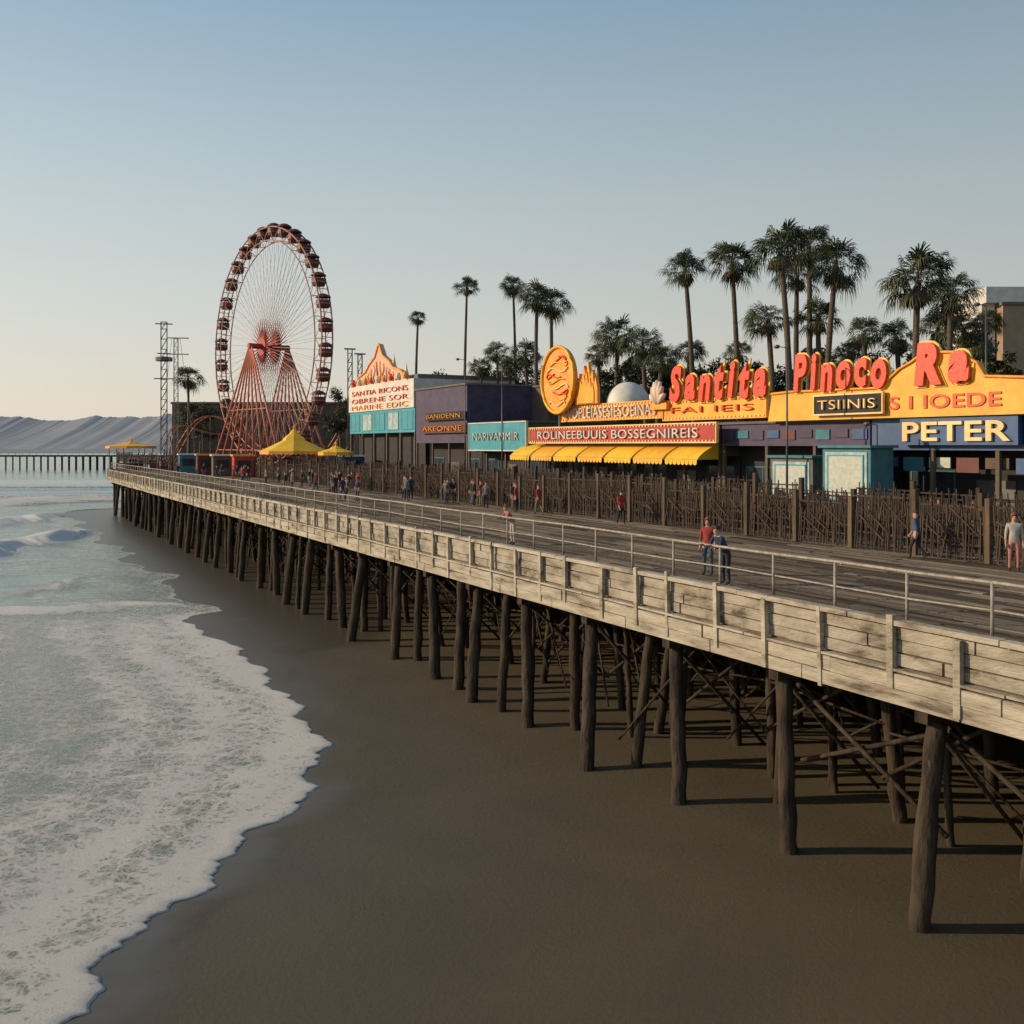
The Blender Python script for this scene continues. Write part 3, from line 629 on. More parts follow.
def gabled():
    X0=46.;pr=415;pl=350;un=U(pr,X0);root=thing('gabled_building','white fronted hall with red edged pointed gable and teal lower front','building',W(un,X0*CA,DZ),A)
    def q(px,py):return (U(px,X0)-un,ZP(383,py,X0)-DZ)
    Lh=U(pl,X0)-un
    zt=q(383,433)[1];zm=q(383,410)[1];zw=q(383,383)[1];za=q(383,343)[1]
    MB().bb(1.2,12,0,Lh,0,zt-.003).build('wall',M['dark'],root)
    MB().bb(.0,12,0,Lh,zt,zm).build('lower_front',M['teal'],root)
    MB().bb(-.15,12,0,Lh,zm+.003,zw).build('upper_front',M['white'],root)
    c=Lh/2;P_=[(Lh*.92,zw+.003),(Lh*.82,zw+(za-zw)*.24),(Lh*.71,zw+(za-zw)*.34),(Lh*.65,zw+(za-zw)*.52),(Lh*.56,zw+(za-zw)*.68),(c,za),(Lh*.44,zw+(za-zw)*.68),(Lh*.35,zw+(za-zw)*.52),(Lh*.29,zw+(za-zw)*.34),(Lh*.18,zw+(za-zw)*.24),(Lh*.08,zw+.003)]
    MB().prism(P_,-.1,.4).build('gable',M['pink'],root)
    MB().tube([(-.15,y,z) for y,z in P_],.12,8).build('gable_trim',M['orange'],root,smooth=True)
    for j in range(12):
        y=Lh*(.24+.047*j);hmax=(za-zw)*(.60-.9*abs(j-5.5)/11)
        MB().tube([(-.2,y,zw+hmax*.1),(-.2,y+.3*math.sin(j*2.),zw+hmax*.4),(-.2,y-.25*math.sin(j*2.),zw+hmax*.7),(-.2,y+.2*math.cos(j),zw+hmax)],[.09,.08,.07,.05],6).build('scroll_ornament',(M['orange'],M['paleyel'],M['red'],M['white'])[j%4],root,smooth=True)
    for i in range(5):
        y=Lh*(.15+.175*i);MB().lathe([(.0,0),(.3,.1),(.25,.6),(.1,1.2),(.02,1.8)],(.3,y,zw+(za-zw)*(.02 if i in(0,4) else .3)),10).build('finial',M['paleyel'],root)
    for i in range(9):
        y=Lh*(.10+.10*i);MB().lathe([(.0,0),(.3,.1),(.36,.4),(.2,.7),(.02,.85)],(-.25,y,zw+.05),8).build('ornament',(M['orange'],M['white'],M['red'])[i%3],root)
    for zz,tt,mm in((.62,'SANTIA RICONS',M['red']),(.32,'OBRENE SOR',M['red']),(.06,'MARINE EDIC',M['orange'])):
        lettering(root,tt,Lh*.93,zm+(zw-zm)*zz,Lh*.86,(zw-zm)*.18,-.2,mm,None,-.015,0,.08)
    for i in range(5):
        y0=Lh*i/5+.5;window(root,0,y0,Lh*(i+1)/5-.5,zt+.3,zm-.3,M['teal'],M['poster'] if i%2 else M['teal'])
    for i in range(6): y=.2+(Lh-.4)*i/5;MB().bb(.02,.3,y-.14,y+.14,0,zt-.005).build('post',M['brown'],root)
    MB().bb(.45,12,.3,Lh-.3,zw+.003,zw+.5).build('roof',M['grey'],root)
gabled()
def block(name,label,px0,px1,Y0,pt,depth,m_,nw=0,z0=DZ):
    a=AT(px0,Y0,z0);b_=AT(px1,Y0,z0);wd=b_.x-a.x;H=HC-(pt-HY)*Y0/F-z0
    root=thing(name,label,'building',a,0);MB().bb(0,wd,0,depth,0,H).build('wall',m_,root);MB().bb(-.2,wd+.2,-.2,depth+.2,H+.003,H+.35).build('roof',M['grey'],root)
    for r_ in range(2 if nw else 0):
        for i in range(nw):
            x=wd*(i+.5)/nw;f_=MB().bb(x-.7,x+.7,-.08,-.003,H-2.8-3.4*r_,H-1.2-3.4*r_).build('window',M['brown'],root);MB().bb(x-.58,x+.58,-.12,-.083,H-2.68-3.4*r_,H-1.32-3.4*r_).build('pane',M['glass'],f_)
    return root,wd,H
rb,wb,hb=block('tan_building','tall plain tan building with pale upper box at the right edge behind palms',1003,1060,115,305,14,M['tan'],0)
MB().bb(-1.7,wb+.6,.5,13,hb+.353,hb+2.2).build('upper_box',M['white'],rb);MB().bb(-1.75,-.21,1.5,12,0,hb+.35).build('side_wing',M['white'],rb)
block('long_pavilion','long low brown pavilion behind the big wheel',172,352,175,404,12,M['brown'],12)
block('back_shed','low brown flat roofed hall behind the palms at centre',545,700,110,404,10,M['brown'],6)
block('back_shed','dark flat roofed hall behind the tall palms at right',700,1040,100,392,10,M['grey'],9)
# ---------------- ferris wheel
YW=145.;hubz=HC+(HY-347)*YW/F-DZ;RO=125*YW/F
fw=thing('ferris_wheel','giant red observation wheel with pale spokes and dark red cabins','ferris wheel',AT(269,YW),R(39.5))
RR=RO-1.0;NG=32
def circ(r_,x,n=108): return [(x,r_*math.cos(2*math.pi*i/n),hubz+r_*math.sin(2*math.pi*i/n)) for i in range(n)]
mb=MB()
for x in(-.8,.8):
    mb.tube(circ(RR,x),.11,6,closed=True);mb.tube(circ(RR-1.9,x),.09,6,closed=True)
    for i in range(NG*2):
        a=2*math.pi*i/(NG*2);b_=2*math.pi*(i+1)/(NG*2);r1_,r2_=(RR,RR-1.9) if i%2 else (RR-1.9,RR)
        mb.bar((x,r1_*math.cos(a),hubz+r1_*math.sin(a)),(x,r2_*math.cos(b_),hubz+r2_*math.sin(b_)),.06,.06)
for i in range(NG):
    a=2*math.pi*i/NG
    for r_ in(RR,RR-1.9): mb.bar((-.8,r_*math.cos(a),hubz+r_*math.sin(a)),(.8,r_*math.cos(a),hubz+r_*math.sin(a)),.09,.09)
mb.build('rim',M['rim'],fw)
for i in range(NG):
    a=2*math.pi*i/NG;c_,s_=math.cos(a),math.sin(a);mb=MB()
    for x in(-.8,.8):
        for da in(-.0,.098): 
            a2=a+da;mb.cyl((x*1.2,math.cos(a2)*3.2,hubz+math.sin(a2)*3.2),(x,math.cos(a2)*(RR-1.9),hubz+math.sin(a2)*(RR-1.9)),.03,.03,5)
    sp_=mb.build('spoke',M['spoke'],fw)
    mb=MB()
    for x in(-.8,.8): mb.cyl((x*1.3,c_*.7,hubz+s_*.7),(x*1.2,c_*4.0,hubz+s_*4.0),.14,.04,6)
    mb.build('spoke_root',M['burst'],sp_)
MB().cyl((-3.2,0,hubz),(3.2,0,hubz),.4,n=20).cyl((-1.2,0,hubz),(-1.0,0,hubz),1.3,n=24).cyl((1.0,0,hubz),(1.2,0,hubz),1.3,n=24).build('hub',M['burst'],fw)
for x in(-3.2,3.2):
    for y in(-12,-9,-6,-3,0,3,6,9,12):
        MB().cyl((x*.9,y*.03,hubz),(x*1.15,y,0),.12,.19,8).build('leg',M['salmon'],fw,smooth=True)
    for t in(.5,.82): MB().bar((x*(.9+.25*t),-12*t,hubz*(1-t)),(x*(.9+.25*t),12*t,hubz*(1-t)),.1,.1).build('leg_brace',M['salmon'],fw)
MB().bb(-4.6,4.6,-12.5,12.5,0,.45).build('base',M['metal'],fw)
gb=MB();gb.lathe([(.05,-1.7),(.8,-1.6),(.95,-1.2),(.95,-.6),(.88,-.57)],n=12)
for k_ in range(4):
    a=k_*math.pi/2+.78;gb.bar((.85*math.cos(a),.85*math.sin(a),-1.1),(.8*math.cos(a),.8*math.sin(a),-.2),.08,.08)
gb.cyl((-.8,0,0),(.8,0,0),.08,n=6)
g0=gb.build('cabin',M['dred'],fw);gc=MB().lathe([(1.04,-.25),(.95,-.05),(.5,.22),(.02,.34)],n=12).build('cabin_roof',M['dred'],g0)
gs=MB().lathe([(.96,-1.10),(.965,-1.02)],n=12).build('cabin_stripe',M['rim'],g0)
RG=RR-.35
for i in range(NG):
    a=2*math.pi*(i+.5)/NG
    if i==0: g=g0
    else:
        g=g0.copy();COL.objects.link(g);g.parent=fw
        for ch in(gc,gs):
            c_=ch.copy();COL.objects.link(c_);c_.parent=g
    g.location=(0,RG*math.cos(a),hubz+RG*math.sin(a)+.7)
# ---------------- rides left
def lattice(mb,x,y,z0,z1,w_,step,t):
    for a in(-1,1):
        for b_ in(-1,1): mb.bar((x+a*w_/2,y+b_*w_/2,z0),(x+a*w_/2,y+b_*w_/2,z1),t,t)
    z=z0
    while z<z1-step*.5:
        z2=min(z+step,z1)
        for s in(-1,1):
            mb.bar((x-w_/2,y+s*w_/2,z),(x+w_/2,y+s*w_/2,z2),t*.7,t*.7);mb.bar((x+s*w_/2,y-w_/2,z2),(x+s*w_/2,y+w_/2,z),t*.7,t*.7)
            mb.bar((x-w_/2,y+s*w_/2,z2),(x+w_/2,y+s*w_/2,z2),t*.7,t*.7)
        z=z2
Yt=158;dt=thing('drop_tower','slim grey lattice ride tower with crossarms left of the big wheel','ride tower',AT(164,Yt),R(15))
Ht=(445-322)*Yt/F+4
mb=MB();lattice(mb,0,0,0,Ht,.9,1.6,.09);mb.build('mast',M['metal'],dt)
for zz,w_ in((Ht-.3,2.6),(Ht-5,2.),(Ht-9,3.)): MB().bar((-w_/2,0,zz),(w_/2,0,zz),.3,.15).build('crossarm',M['metal'],dt)
MB().lathe([(1.3,Ht-6.2),(1.3,Ht-5.6),(.5,Ht-5.5)],n=10).build('seat_ring',M['metal'],dt)
MB().bb(-2,2,-2,2,0,1.2).build('base',M['dred'],dt)
d2=thing('light_mast','shorter pale mast with two arms right of the ride tower','mast',AT(176,Yt-4),R(10));Hm=(445-338)*(Yt-4)/F+4
mb=MB();lattice(mb,0,0,0,Hm,.6,1.2,.06);mb.build('mast',M['pipe'],d2)
for zz in(Hm,Hm-2.5):MB().bar((-1.3,0,zz),(1.9,0,zz),.15,.15).build('arm',M['pipe'],d2)
mb=MB()
for s in(-1,1): mb.cyl((s*.6,0,Hm),(s*3,1,0),.03,n=4)
mb.build('guy_wire',M['metal'],d2)
for k_,(px,pt) in enumerate([(350,349),(360,352)]):
    q=thing('lattice_mast','thin dark lattice mast right of the big wheel, '+('left' if k_==0 else 'right')+' one of two','mast',AT(px,140+k_*3),.3);H=(445-pt)*140/F+4
    mb=MB();lattice(mb,0,0,0,H,.6,1.3,.07);mb.build('mast',M['metal'],q);MB().bar((-.8,0,H),(.8,0,H),.15,.2).build('crossarm',M['metal'],q)
rc=thing('roller_coaster','red looping coaster track on thin supports around the big wheel','roller coaster',AT(262,163),R(8))
pts=[];n=120
for i in range(n):
    t=i/n*2*math.pi;pts.append((15*math.cos(t),5*math.sin(t),5+2.6*math.sin(3*t+1)+1.6*math.sin(5*t)))
mb=MB();mb.tube([(x*1.03,y*1.08,z) for x,y,z in pts],.11,6,closed=True);mb.tube([(x*.97,y*.92,z) for x,y,z in pts],.11,6,closed=True)
for i in range(0,n,2):x,y,z=pts[i];mb.bar((x*.97,y*.92,z-.1),(x*1.03,y*1.08,z-.1),.08,.08)
mb.build('track',M['salmon'],rc)
for i in range(0,n,4):
    x,y,z=pts[i];MB().cyl((x,y,0),(x,y,z-.1),.1,n=6).build('support',M['metal'],rc)
def canopy(name,label,px,Y0,pt,pb,rad,m_,m2,n=8):
    z0=HC-(pb-HY)*Y0/F-DZ;z1=HC-(pt-HY)*Y0/F-DZ;h=z1-z0
    root=thing(name,label,'canopy',AT(px,Y0),.2)
    mb=MB()
    prof_=[(1.,0,),(.66,.24),(.34,.48),(.30,.60),(.14,.78),(.03,1.)]
    mb.lathe([(rad*a,z0+h*b_) for a,b_ in prof_],n=n);mb.build('roof',m_,root,recalc=True)
    mb=MB()
    for i in range(n):
        p0=Vector((rad*math.cos(2*math.pi*i/n),rad*math.sin(2*math.pi*i/n),z0));p1=Vector((rad*math.cos(2*math.pi*(i+1)/n),rad*math.sin(2*math.pi*(i+1)/n),z0))
        for j in range(5):
            a=p0.lerp(p1,j/5);b_=p0.lerp(p1,(j+1)/5);c_=(a+b_)/2;dn=Vector((0,0,-.3))
            mb.add([a,b_,b_+dn,c_+dn*1.5,a+dn],[(0,1,2,3,4)])
    mb.build('valance',m2,root,recalc=False)
    for i in range(6):
        a=i*math.pi/3;MB().cyl((rad*.85*math.cos(a),rad*.85*math.sin(a),0),(rad*.85*math.cos(a),rad*.85*math.sin(a),z0+.1),.07,n=6).build('pole',M['metal'],root)
    MB().lathe([(rad*.5,0),(rad*.5,1.05),(rad*.55,1.1),(.05,1.12)],n=12).build('counter',M['dred'],root)
    MB().lathe([(.10,z1),(.15,z1+.15),(.02,z1+.5)],n=8).build('finial',M['orange'],root)
canopy('carousel_canopy','two tiered bright yellow peaked canopy right of the wheel base',294,116,429,451,3.9,M['yellowb'],M['orange'])
canopy('carousel_canopy','small flat yellow canopy right of the two tiered one',336,112,445,452,2.0,M['yellowb'],M['yellow'])
canopy('carousel_canopy','low yellow and orange canopy at the far left pier end',131,160,441,446,3.9,M['yellowb'],M['orange'])
# small ride booths round the wheel base
for k_,(px,Y0,col,cn) in enumerate([(188,140,'teald','dull teal'),(206,134,'dred','dark red'),(222,128,'brown','brown'),(243,124,'signred','bright red'),(352,118,'navy','navy')]):
    b_=thing('ride_booth','small %s booth with flat pale roof near the wheel base'%cn,'booth',AT(px,Y0),.4);MB().bb(-1.2,1.2,-1,1,0,2.6).build('body',M[col],b_);MB().bb(-1.4,1.4,-1.2,1.2,2.603,2.8).build('roof',M['orange' if k_%2 else 'white'],b_);MB().bb(-.8,.8,-1.05,-1.003,1.1,2.1).build('window',M['dark'],b_)
# ---------------- distant pier
dp=thing('distant_pier','low dark pier crossing the water at far left','pier',(-300,425,0),0)
MB().bb(0,210,-4,4,5.6,6.3).build('deck',M['darkwood'],dp);st=MB()
for i in range(70):
    for s in(-3,3):st.cyl((1.5+i*3,s,-1),(1.5+i*3,s,5.6),.28,n=6)
tag(st.build('pile',M['darkwood'],dp),kind='stuff')
mb=MB();mb.bar((0,-3.9,7.3),(210,-3.9,7.3),.12,.12)
for i in range(71):mb.bar((i*3,-3.9,6.3),(i*3,-3.9,7.3),.1,.1)
mb.build('railing',M['darkwood'],dp)
# ---------------- palms
def palm_crown(seed,nf=60):
    rn=random.Random(seed);g=MB();d=MB()
    def frond(mb,az,el,pl,fr,nseg,droop,wd):
        dr=Vector((math.cos(az)*math.cos(el),math.sin(az)*math.cos(el),math.sin(el)))
        side=Vector((-math.sin(az),math.cos(az),0));up=side.cross(dr)*-1
        tip=dr*pl+Vector((0,0,-.12*pl));a=dr*.04
        mb.add([a-side*.012,a+side*.012,tip+side*.01,tip-side*.01],[(0,1,2,3)])
        for k in range(nseg):
            t=(k/(nseg-1)-.5)*2;an=t*1.25+rn.uniform(-.05,.05);L_=fr*(1-.25*abs(t))*rn.uniform(.85,1.2)
            q=dr*math.cos(an)+side*math.sin(an)+up*(.12*abs(t)*-1+ (.06 if k%2 else -.02))
            q.normalize();pr_=q.cross(up).normalized()*wd
            p1=tip+q*L_*.5;p2=tip+q*L_*.8+Vector((0,0,-droop*L_*.2));p3=tip+q*L_+Vector((0,0,-droop*L_*.6))
            mb.add([tip,p1-pr_,p1+pr_,p2-pr_*.7,p2+pr_*.7,p3],[(0,1,2),(1,3,4,2),(3,5,4)])
    for i in range(nf):
        el=R(rn.triangular(-50,85,15));frond(g,rn.uniform(0,6.283),el,rn.uniform(.34,.68),rn.uniform(.42,.62),12,rn.uniform(.5,1.5),.021)
    for i in range(16):
        frond(d,rn.uniform(0,6.283),R(rn.uniform(-85,-50)),rn.uniform(.2,.4),rn.uniform(.3,.45),9,.3,.025)
    a_=g.build('crown',M['frond'],recalc=False);b_=d.build('dead_fronds',M['deadfrond'],recalc=False);r_=(a_.data,b_.data)
    bpy.data.objects.remove(a_);bpy.data.objects.remove(b_);return r_
crowns=[palm_crown(11+i) for i in range(6)]
def palm(px,py,rad,Y0,label,bx=None,z0=DZ,tr=.2):
    rn=random.Random(int(px*7+py));base=AT(bx if bx is not None else px,Y0,z0);top=AT(px,Y0,HC-(py-HY)*Y0/F);t=top-base
    root=thing('palm_tree',label,'palm tree',base,0);ps=[];rs=[]
    bow=rn.uniform(-.4,.4)
    for i in range(14):
        s=i/13;ps.append((t.x*s**1.3+bow*math.sin(s*math.pi),0,t.z*s));rs.append(tr*(1.35-.5*s if i else 1.7)*(1.04 if i%2 else .97))
    MB().tube(ps,rs,10).build('trunk',M['trunk'],root,smooth=True)
    gm,dm=crowns[rn.randrange(6)];S=rad*Y0/F*1.24
    for nm,me in(('crown',gm),('dead_fronds',dm)):
        o=bpy.data.objects.new(nm,me);COL.objects.link(o);o.parent=root;o.location=(t.x,0,t.z);o.scale=(S*rn.uniform(.92,1.08),S,S*rn.uniform(.9,1.05));o.rotation_euler=(rn.uniform(-.15,.15),rn.uniform(-.15,.15),rn.uniform(0,6))
PL=[(467,287,11,118,'very slender tall palm standing left of the brown block',464),
(513,286,12,118,'slender tall palm with small crown, second of the thin pair',513),
(537,298,17,100,'palm with full crown, left of two crowns that touch',543),(551,304,17,103,'palm with full crown, right of two crowns that touch',548),
(497,353,12,110,'low palm in front of the dark tree mass left of centre',499),(418,318,8,125,'single thin palm with tiny crown above the purple block',418),
(188,378,13,165,'small palm between the ride tower and the big wheel',188),
(685,268,20,84,'tall leaning palm, leftmost of the tall right group',695),(732,264,23,82,'tall leaning palm, second of the tall right group',742),
(780,250,27,70,'tallest full palm above the gap between the two red words',786),(809,246,23,76,'tall palm directly behind the tallest one',804),
(836,265,27,72,'full palm on the right side of the tall cluster',826),(768,320,20,74,'low palm under the tallest palm, left side',770),(818,318,20,74,'low palm under the tallest palm, right side',816),(797,275,22,80,'palm crown filling the middle of the tall cluster',800),
(918,280,35,62,'broad palm with largest crown behind the yellow signboard',921),(951,295,25,68,'smaller palm touching the broadest crown on its right',948),
(864,333,17,78,'low palm left of the broadest palm',865),(896,336,17,78,'low palm just under the broadest palm crown on its left',897),
(938,327,19,76,'low palm behind the peak of the yellow signboard',938),(964,330,21,72,'low palm right of the yellow signboard peak',966),
(617,337,22,92,'medium palm behind the flame sign',619),(690,352,14,90,'short palm just above the red script sign',690),(738,352,13,86,'short palm right of the red script sign',738),(642,346,20,82,'medium palm above the white dome',642),(662,360,16,80,'short palm right of the white dome',662),(598,356,13,88,'short palm between flame sign and medium palm',598),(987,322,14,95,'thin palm beside the tan building',986),(525,355,15,108,'short palm beneath the touching palm crowns',525),(510,368,12,106,'lowest short palm left of the oval sign',510),(480,368,11,106,'lowest short palm above the brown block',480),(850,352,14,76,'lowest palm above the second red word',850),(975,345,16,70,'lowest palm right of the signboard peak',975)]
for a in PL: palm(*a[:5],bx=a[5],tr=.16 if a[2]<13 else .2)
# bushy trees
def tree(px,Y0,pt,wpx,label,seed,n=4200,z0=DZ):
    rn=random.Random(seed);base=AT(px,Y0,z0);H=(HC-(pt-HY)*Y0/F-z0);Wd=wpx*Y0/F/2
    root=thing('broadleaf_tree',label,'tree',base,0);tb=MB();tb.tube([(0,0,0),(.1,0,H*.3),(0,.1,H*.6)],[.28,.22,.14],8)
    for i in range(6):
        a=rn.uniform(0,6.28);tb.cyl((0,0,H*rn.uniform(.3,.5)),(math.cos(a)*Wd*.6,math.sin(a)*Wd*.6,H*rn.uniform(.65,.85)),.1,.03,6)
    tb.build('trunk',M['trunk'],root);cl=[]
    for i in range(26):
        a=rn.uniform(0,6.28);r_=Wd*math.sqrt(rn.random());z=H*rn.uniform(.5,.98)*(1-.15*(r_/Wd)**2)
        cl.append((math.cos(a)*r_,math.sin(a)*r_*.6,z,rn.uniform(.18,.36)*Wd))
    vs=[];fs=[]
    for i in range(n):
        c_=rn.choice(cl);d=Vector((rn.gauss(0,1),rn.gauss(0,1),rn.gauss(0,.8))).normalized()*(c_[3]*rn.uniform(.4,1.3));p_=Vector(c_[:3])+d
        a=Vector((rn.uniform(-1,1),rn.uniform(-1,1),rn.uniform(-1,1))).normalized();b_=a.cross(Vector((rn.uniform(-1,1),rn.uniform(-1,1),1))).normalized();s=rn.uniform(.12,.30)
        o=len(vs);vs+=[p_-a*s,p_+b_*s*.4,p_+a*s,p_-b_*s*.4];fs.append((o,o+1,o+2,o+3))
    mb=MB();mb.add(vs,fs);mb.build('crown',M['leaf'],root,recalc=False)
TR=[(652,88,342,60,'rounded dark tree behind the white dome'),(610,94,354,48,'dark tree left of the rounded one behind the flame sign'),(680,90,354,46,'dark tree just left of the red script sign'),(522,114,352,54,'dark tree behind the thin palm pair'),(486,114,361,50,'low dark tree left of the thin palms'),(555,110,361,44,'dark tree behind the touching palms'),
(440,122,374,54,'low tree behind the purple block'),(758,86,346,58,'dark tree behind the gap between the red words'),(814,86,346,56,'dark tree under the tall palm cluster'),(862,84,341,60,'dark tree behind the second red word'),(905,84,338,54,'dark tree below the broadest palm'),(962,82,326,62,'large dark tree right of the signboard peak'),(715,88,356,54,'dark tree behind the red script sign'),(996,86,338,40,'dark tree before the tan building'),(340,160,388,36,'low tree beyond the wheel on its right'),(200,168,400,36,'low tree beyond the ride tower')]
for i,t in enumerate(TR): tree(*t,seed=100+i)
# ---------------- lamps
def lamp(px,X0,pt,label):
    root=root_at('lamp_post',label,'street lamp',px,X0);H=ZP(px,pt,X0)-DZ
    MB().cyl((0,0,0),(0,0,H),.07,.04,8).build('pole',M['metal'],root,smooth=True);MB().bar((0,0,H),(-.7,0,H+.06),.04,.04).build('arm',M['metal'],root)
    MB().lathe([(.0,.12),(.14,.08),(.16,0),(.12,-.08),(.02,-.1)],(-.7,0,H+.03),10).build('lamp_head',M['metal'],root)
    MB().lathe([(.2,0),(.2,.5),(.1,.6)],n=10).build('base',M['metal'],root)
lamp(787,42,348,'tall thin lamp post in front of the gap between the red words')
lamp(465,42,360,'thin lamp post before the purple block');lamp(502,42,372,'thin lamp post right of the teal panel edge');lamp(877,43.5,425,'short lamp post where navy and purple fronts meet');lamp(986,52,306,'tall thin mast rising behind the signboard near the right edge')
# ---------------- people
def body_mesh(pose):
    J={}
    E=[]
    def j(n,p,r_,par=None):
        J[n]=(Vector(p),r_);
        if par:E.append((par,n))
    bend=R({'stand':3,'walk':4,'lean':38}[pose])
    def up(x,y,z):
        dz=z-.95;return (x,y*1.0-math.sin(bend)*dz+0,.95+math.cos(bend)*dz) if z>.95 else (x,y,z)
    j('pel',(0,0,.95),.125);j('sp',up(0,0,1.13),.115,'pel');j('ch',up(0,0,1.33),.14,'sp');j('nk',up(0,.01,1.47),.055,'ch')
    hb=J['nk'][0]
    j('hd0',hb+Vector((0,-.015,.06)),.075,'nk');j('hd1',hb+Vector((0,-.02,.14)),.092,'hd0');j('hd2',hb+Vector((0,-.01,.21)),.075,'hd1');j('nose',hb+Vector((0,-.12,.12)),.014,'hd1')
    for s,sn in((-1,'l'),(1,'r')):
        j('sh'+sn,up(s*.17,0,1.41),.062,'ch');sh=J['sh'+sn][0]
        if pose=='lean': el=sh+Vector((s*.06,-.12,-.26));wr=el+Vector((-s*.05,-.24,.06));
        elif pose=='walk': el=sh+Vector((s*.05,s*.10,-.28));wr=el+Vector((0,s*.06-.10,-.23))
        else: el=sh+Vector((s*.05,.02,-.29));wr=el+Vector((s*.01,-.05,-.24))
        j('el'+sn,el,.043,'sh'+sn);j('wr'+sn,wr,.028,'el'+sn);d=(wr-el).normalized();pa=wr+d*.07;j('pa'+sn,pa,.036,'wr'+sn)
        side=Vector((0,1,0)) if abs(d.y)<.6 else Vector((1,0,0))
        for k in range(4):
            o=side*(k-1.5)*.021;a=pa+d*.035+o;j('f%d'%k+sn,a,.010,'pa'+sn);j('g%d'%k+sn,a+d*(.06-.008*abs(k-1.5))+Vector((-s*.012,0,-.008)),.008,'f%d'%k+sn)
        j('th'+sn,pa-side*.05+d*.005,.011,'pa'+sn);j('ti'+sn,pa-side*.062+d*.045,.009,'th'+sn)
        hx=s*.095;j('hp'+sn,(hx,0,.89),.095,'pel')
        if pose=='walk': kn=(hx,-.18 if s>0 else .02,.50);an=(hx,-.20 if s>0 else .30,.10 if s>0 else .16);
        else: kn=(hx*1.1,-.02,.50);an=(hx*1.2,.02,.09)
        j('kn'+sn,kn,.062,'hp'+sn);j('an'+sn,an,.042,'kn'+sn);j('to'+sn,(an[0]+s*.01,an[1]-.14,an[2]-.045),.034,'an'+sn)
    bm=bmesh.new();sl=bm.verts.layers.skin.verify();V={}
    for n,(p_,r_) in J.items(): V[n]=bm.verts.new(p_);V[n][sl].radius=(r_,r_)
    V['pel'][sl].use_root=True
    for a,b_ in E:bm.edges.new((V[a],V[b_]))
    me=bpy.data.meshes.new('b');bm.to_mesh(me);bm.free();o=bpy.data.objects.new('b',me);COL.objects.link(o)
    o.modifiers.new('s','SKIN').use_smooth_shade=True;ss=o.modifiers.new('u','SUBSURF');ss.levels=1;ss.render_levels=1
    bpy.context.view_layer.update();dg=bpy.context.evaluated_depsgraph_get();out=bpy.data.meshes.new_from_object(o.evaluated_get(dg));bpy.data.objects.remove(o)
    while len(out.materials)<4: out.materials.append(None)
    nk=J['nk'][0];wl=J['wrl'][0];wr_=J['wrr'][0]
    zmin=min(v.co.z for v in out.vertices)
    for p_ in out.polygons:
        c=p_.center;mi=1
        if c.z<.14:mi=3
        elif c.z<.93:mi=2
        if (c-wl).length<.14 or (c-wr_).length<.14 or c.z>nk.z-.02 and (c-nk).length<.3 and abs(c.x)<.12:mi=0
        p_.material_index=mi;p_.use_smooth=True
    return out,J['hd1'][0],zmin
BODY={k:body_mesh(k) for k in('stand','walk','lean')}
def hair_mesh(h,long):
    mb=MB();vs=[];n=14;mm=7;fs=[]
    for i in range(mm+1):
        e=math.pi/2-(i/mm)*(1.9 if long else 1.5)
        for k in range(n):
            a=2*math.pi*k/n;front=max(0,-math.sin(a));ee=e if e>.35 or front<.5 else .35
            vs.append(h+Vector((.098*math.cos(a)*math.cos(ee),.105*math.sin(a)*math.cos(ee)+.012,.03+.112*math.sin(ee)*(1.15 if ee>0 else (2.0 if long else 1)))))
    for i in range(mm):
        for k in range(n):k2=(k+1)%n;fs.append((i*n+k,i*n+k2,(i+1)*n+k2,(i+1)*n+k))
    mb.add(vs,fs);return mb
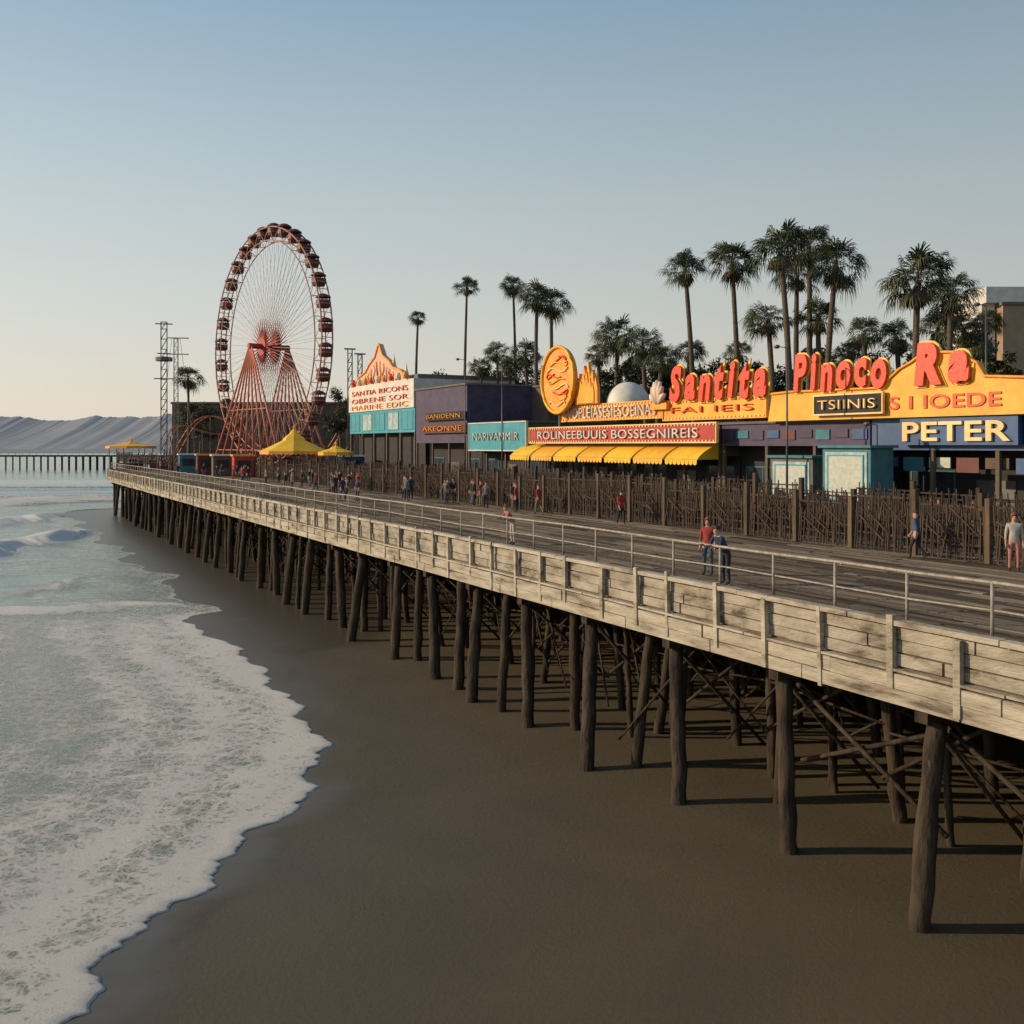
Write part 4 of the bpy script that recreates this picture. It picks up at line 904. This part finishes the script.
def person(loc,rz,pose,shirt,pants,hair,label,long=False,group=None,s=1.):
    me0,hd,zm=BODY[pose];me=me0.copy();me.name='person'
    for i,k in enumerate(('skin',shirt,pants,'shoe')):me.materials[i]=M[k]
    o=bpy.data.objects.new('person',me);COL.objects.link(o);o.location=Vector(loc)-Vector((0,0,zm*s));o.rotation_euler=(0,0,rz);o.scale=(s,s,s);tag(o,label,'person',group)
    hair_mesh(hd,long).build('hair',M[hair],o,smooth=True,recalc=False)
    e=MB()
    for sx in(-1,1):e.lathe([(.001,-.012),(.012,0),(.001,.012)],(hd.x+sx*.034,hd.y-.085,hd.z+.01),6)
    e.build('eyes',M['eye'],o)
    return o
def onpier(px,X0): return W(U(px,X0),X0*CA,DZ+.01)
LW=A+math.pi*1.5
person(onpier(708,22.4),LW+.6,'stand','cl_red','cl_denim','hairred','person in dark red top standing at the pale rail with auburn hair',True,s=1.03)
person(onpier(726,21.4),LW,'lean','cl_navy','cl_black','hairdark','person in navy jacket leaning on the pale rail',s=1.05)
person(onpier(513,21.4),LW,'lean','cl_pink','cl_white','hairred','person in pink top leaning on the rail nearer the pier middle')
person(onpier(1014,32.6),LW+.8,'stand','cl_white','cl_pink','hairred','person in white top with red hair before the fence at the right edge',True,s=1.08)
person(onpier(917,32.8),LW-1.2,'walk','cl_blue','cl_black','hairdark','person in blue walking along the fence at right')
person(onpier(621,32.2),LW+1.4,'walk','cl_red','cl_black','hairdark','person in red walking beside the picket fence near centre')
person(onpier(539,32.4),LW-1.4,'walk','cl_red','cl_khaki','hairred','auburn haired person in red top beside the picket fence left of centre')
person(onpier(178,24.),LW+1.5,'walk','cl_black','cl_denim','hairdark','dark clothed person near the far left pier end')
for i in range(118):
    if i<64: px=130+230*random.random()**1.2;X0=random.uniform(26,33.2)
    elif i<84: px=random.uniform(330,520);X0=random.uniform(31,33.2)
    else: px=random.uniform(420,1000);X0=random.uniform(41.2,42.4)
    c_=random.choice(['cl_black','cl_navy','cl_red','cl_black','cl_khaki','cl_grey','cl_black','cl_navy'])
    far=i<84
    person(onpier(px,X0),random.uniform(0,6.28),random.choice(['stand','walk']),c_,random.choice(['cl_black','cl_denim','cl_khaki']),random.choice(['hairdark','hairred']),('tiny distant stroller in %s top on the far stretch of the walkway' if far else 'half hidden shopper in %s top between back fence and shops')%c_[3:],group=('distant strollers in %s tops' if far else 'shoppers in %s tops')%c_[3:])
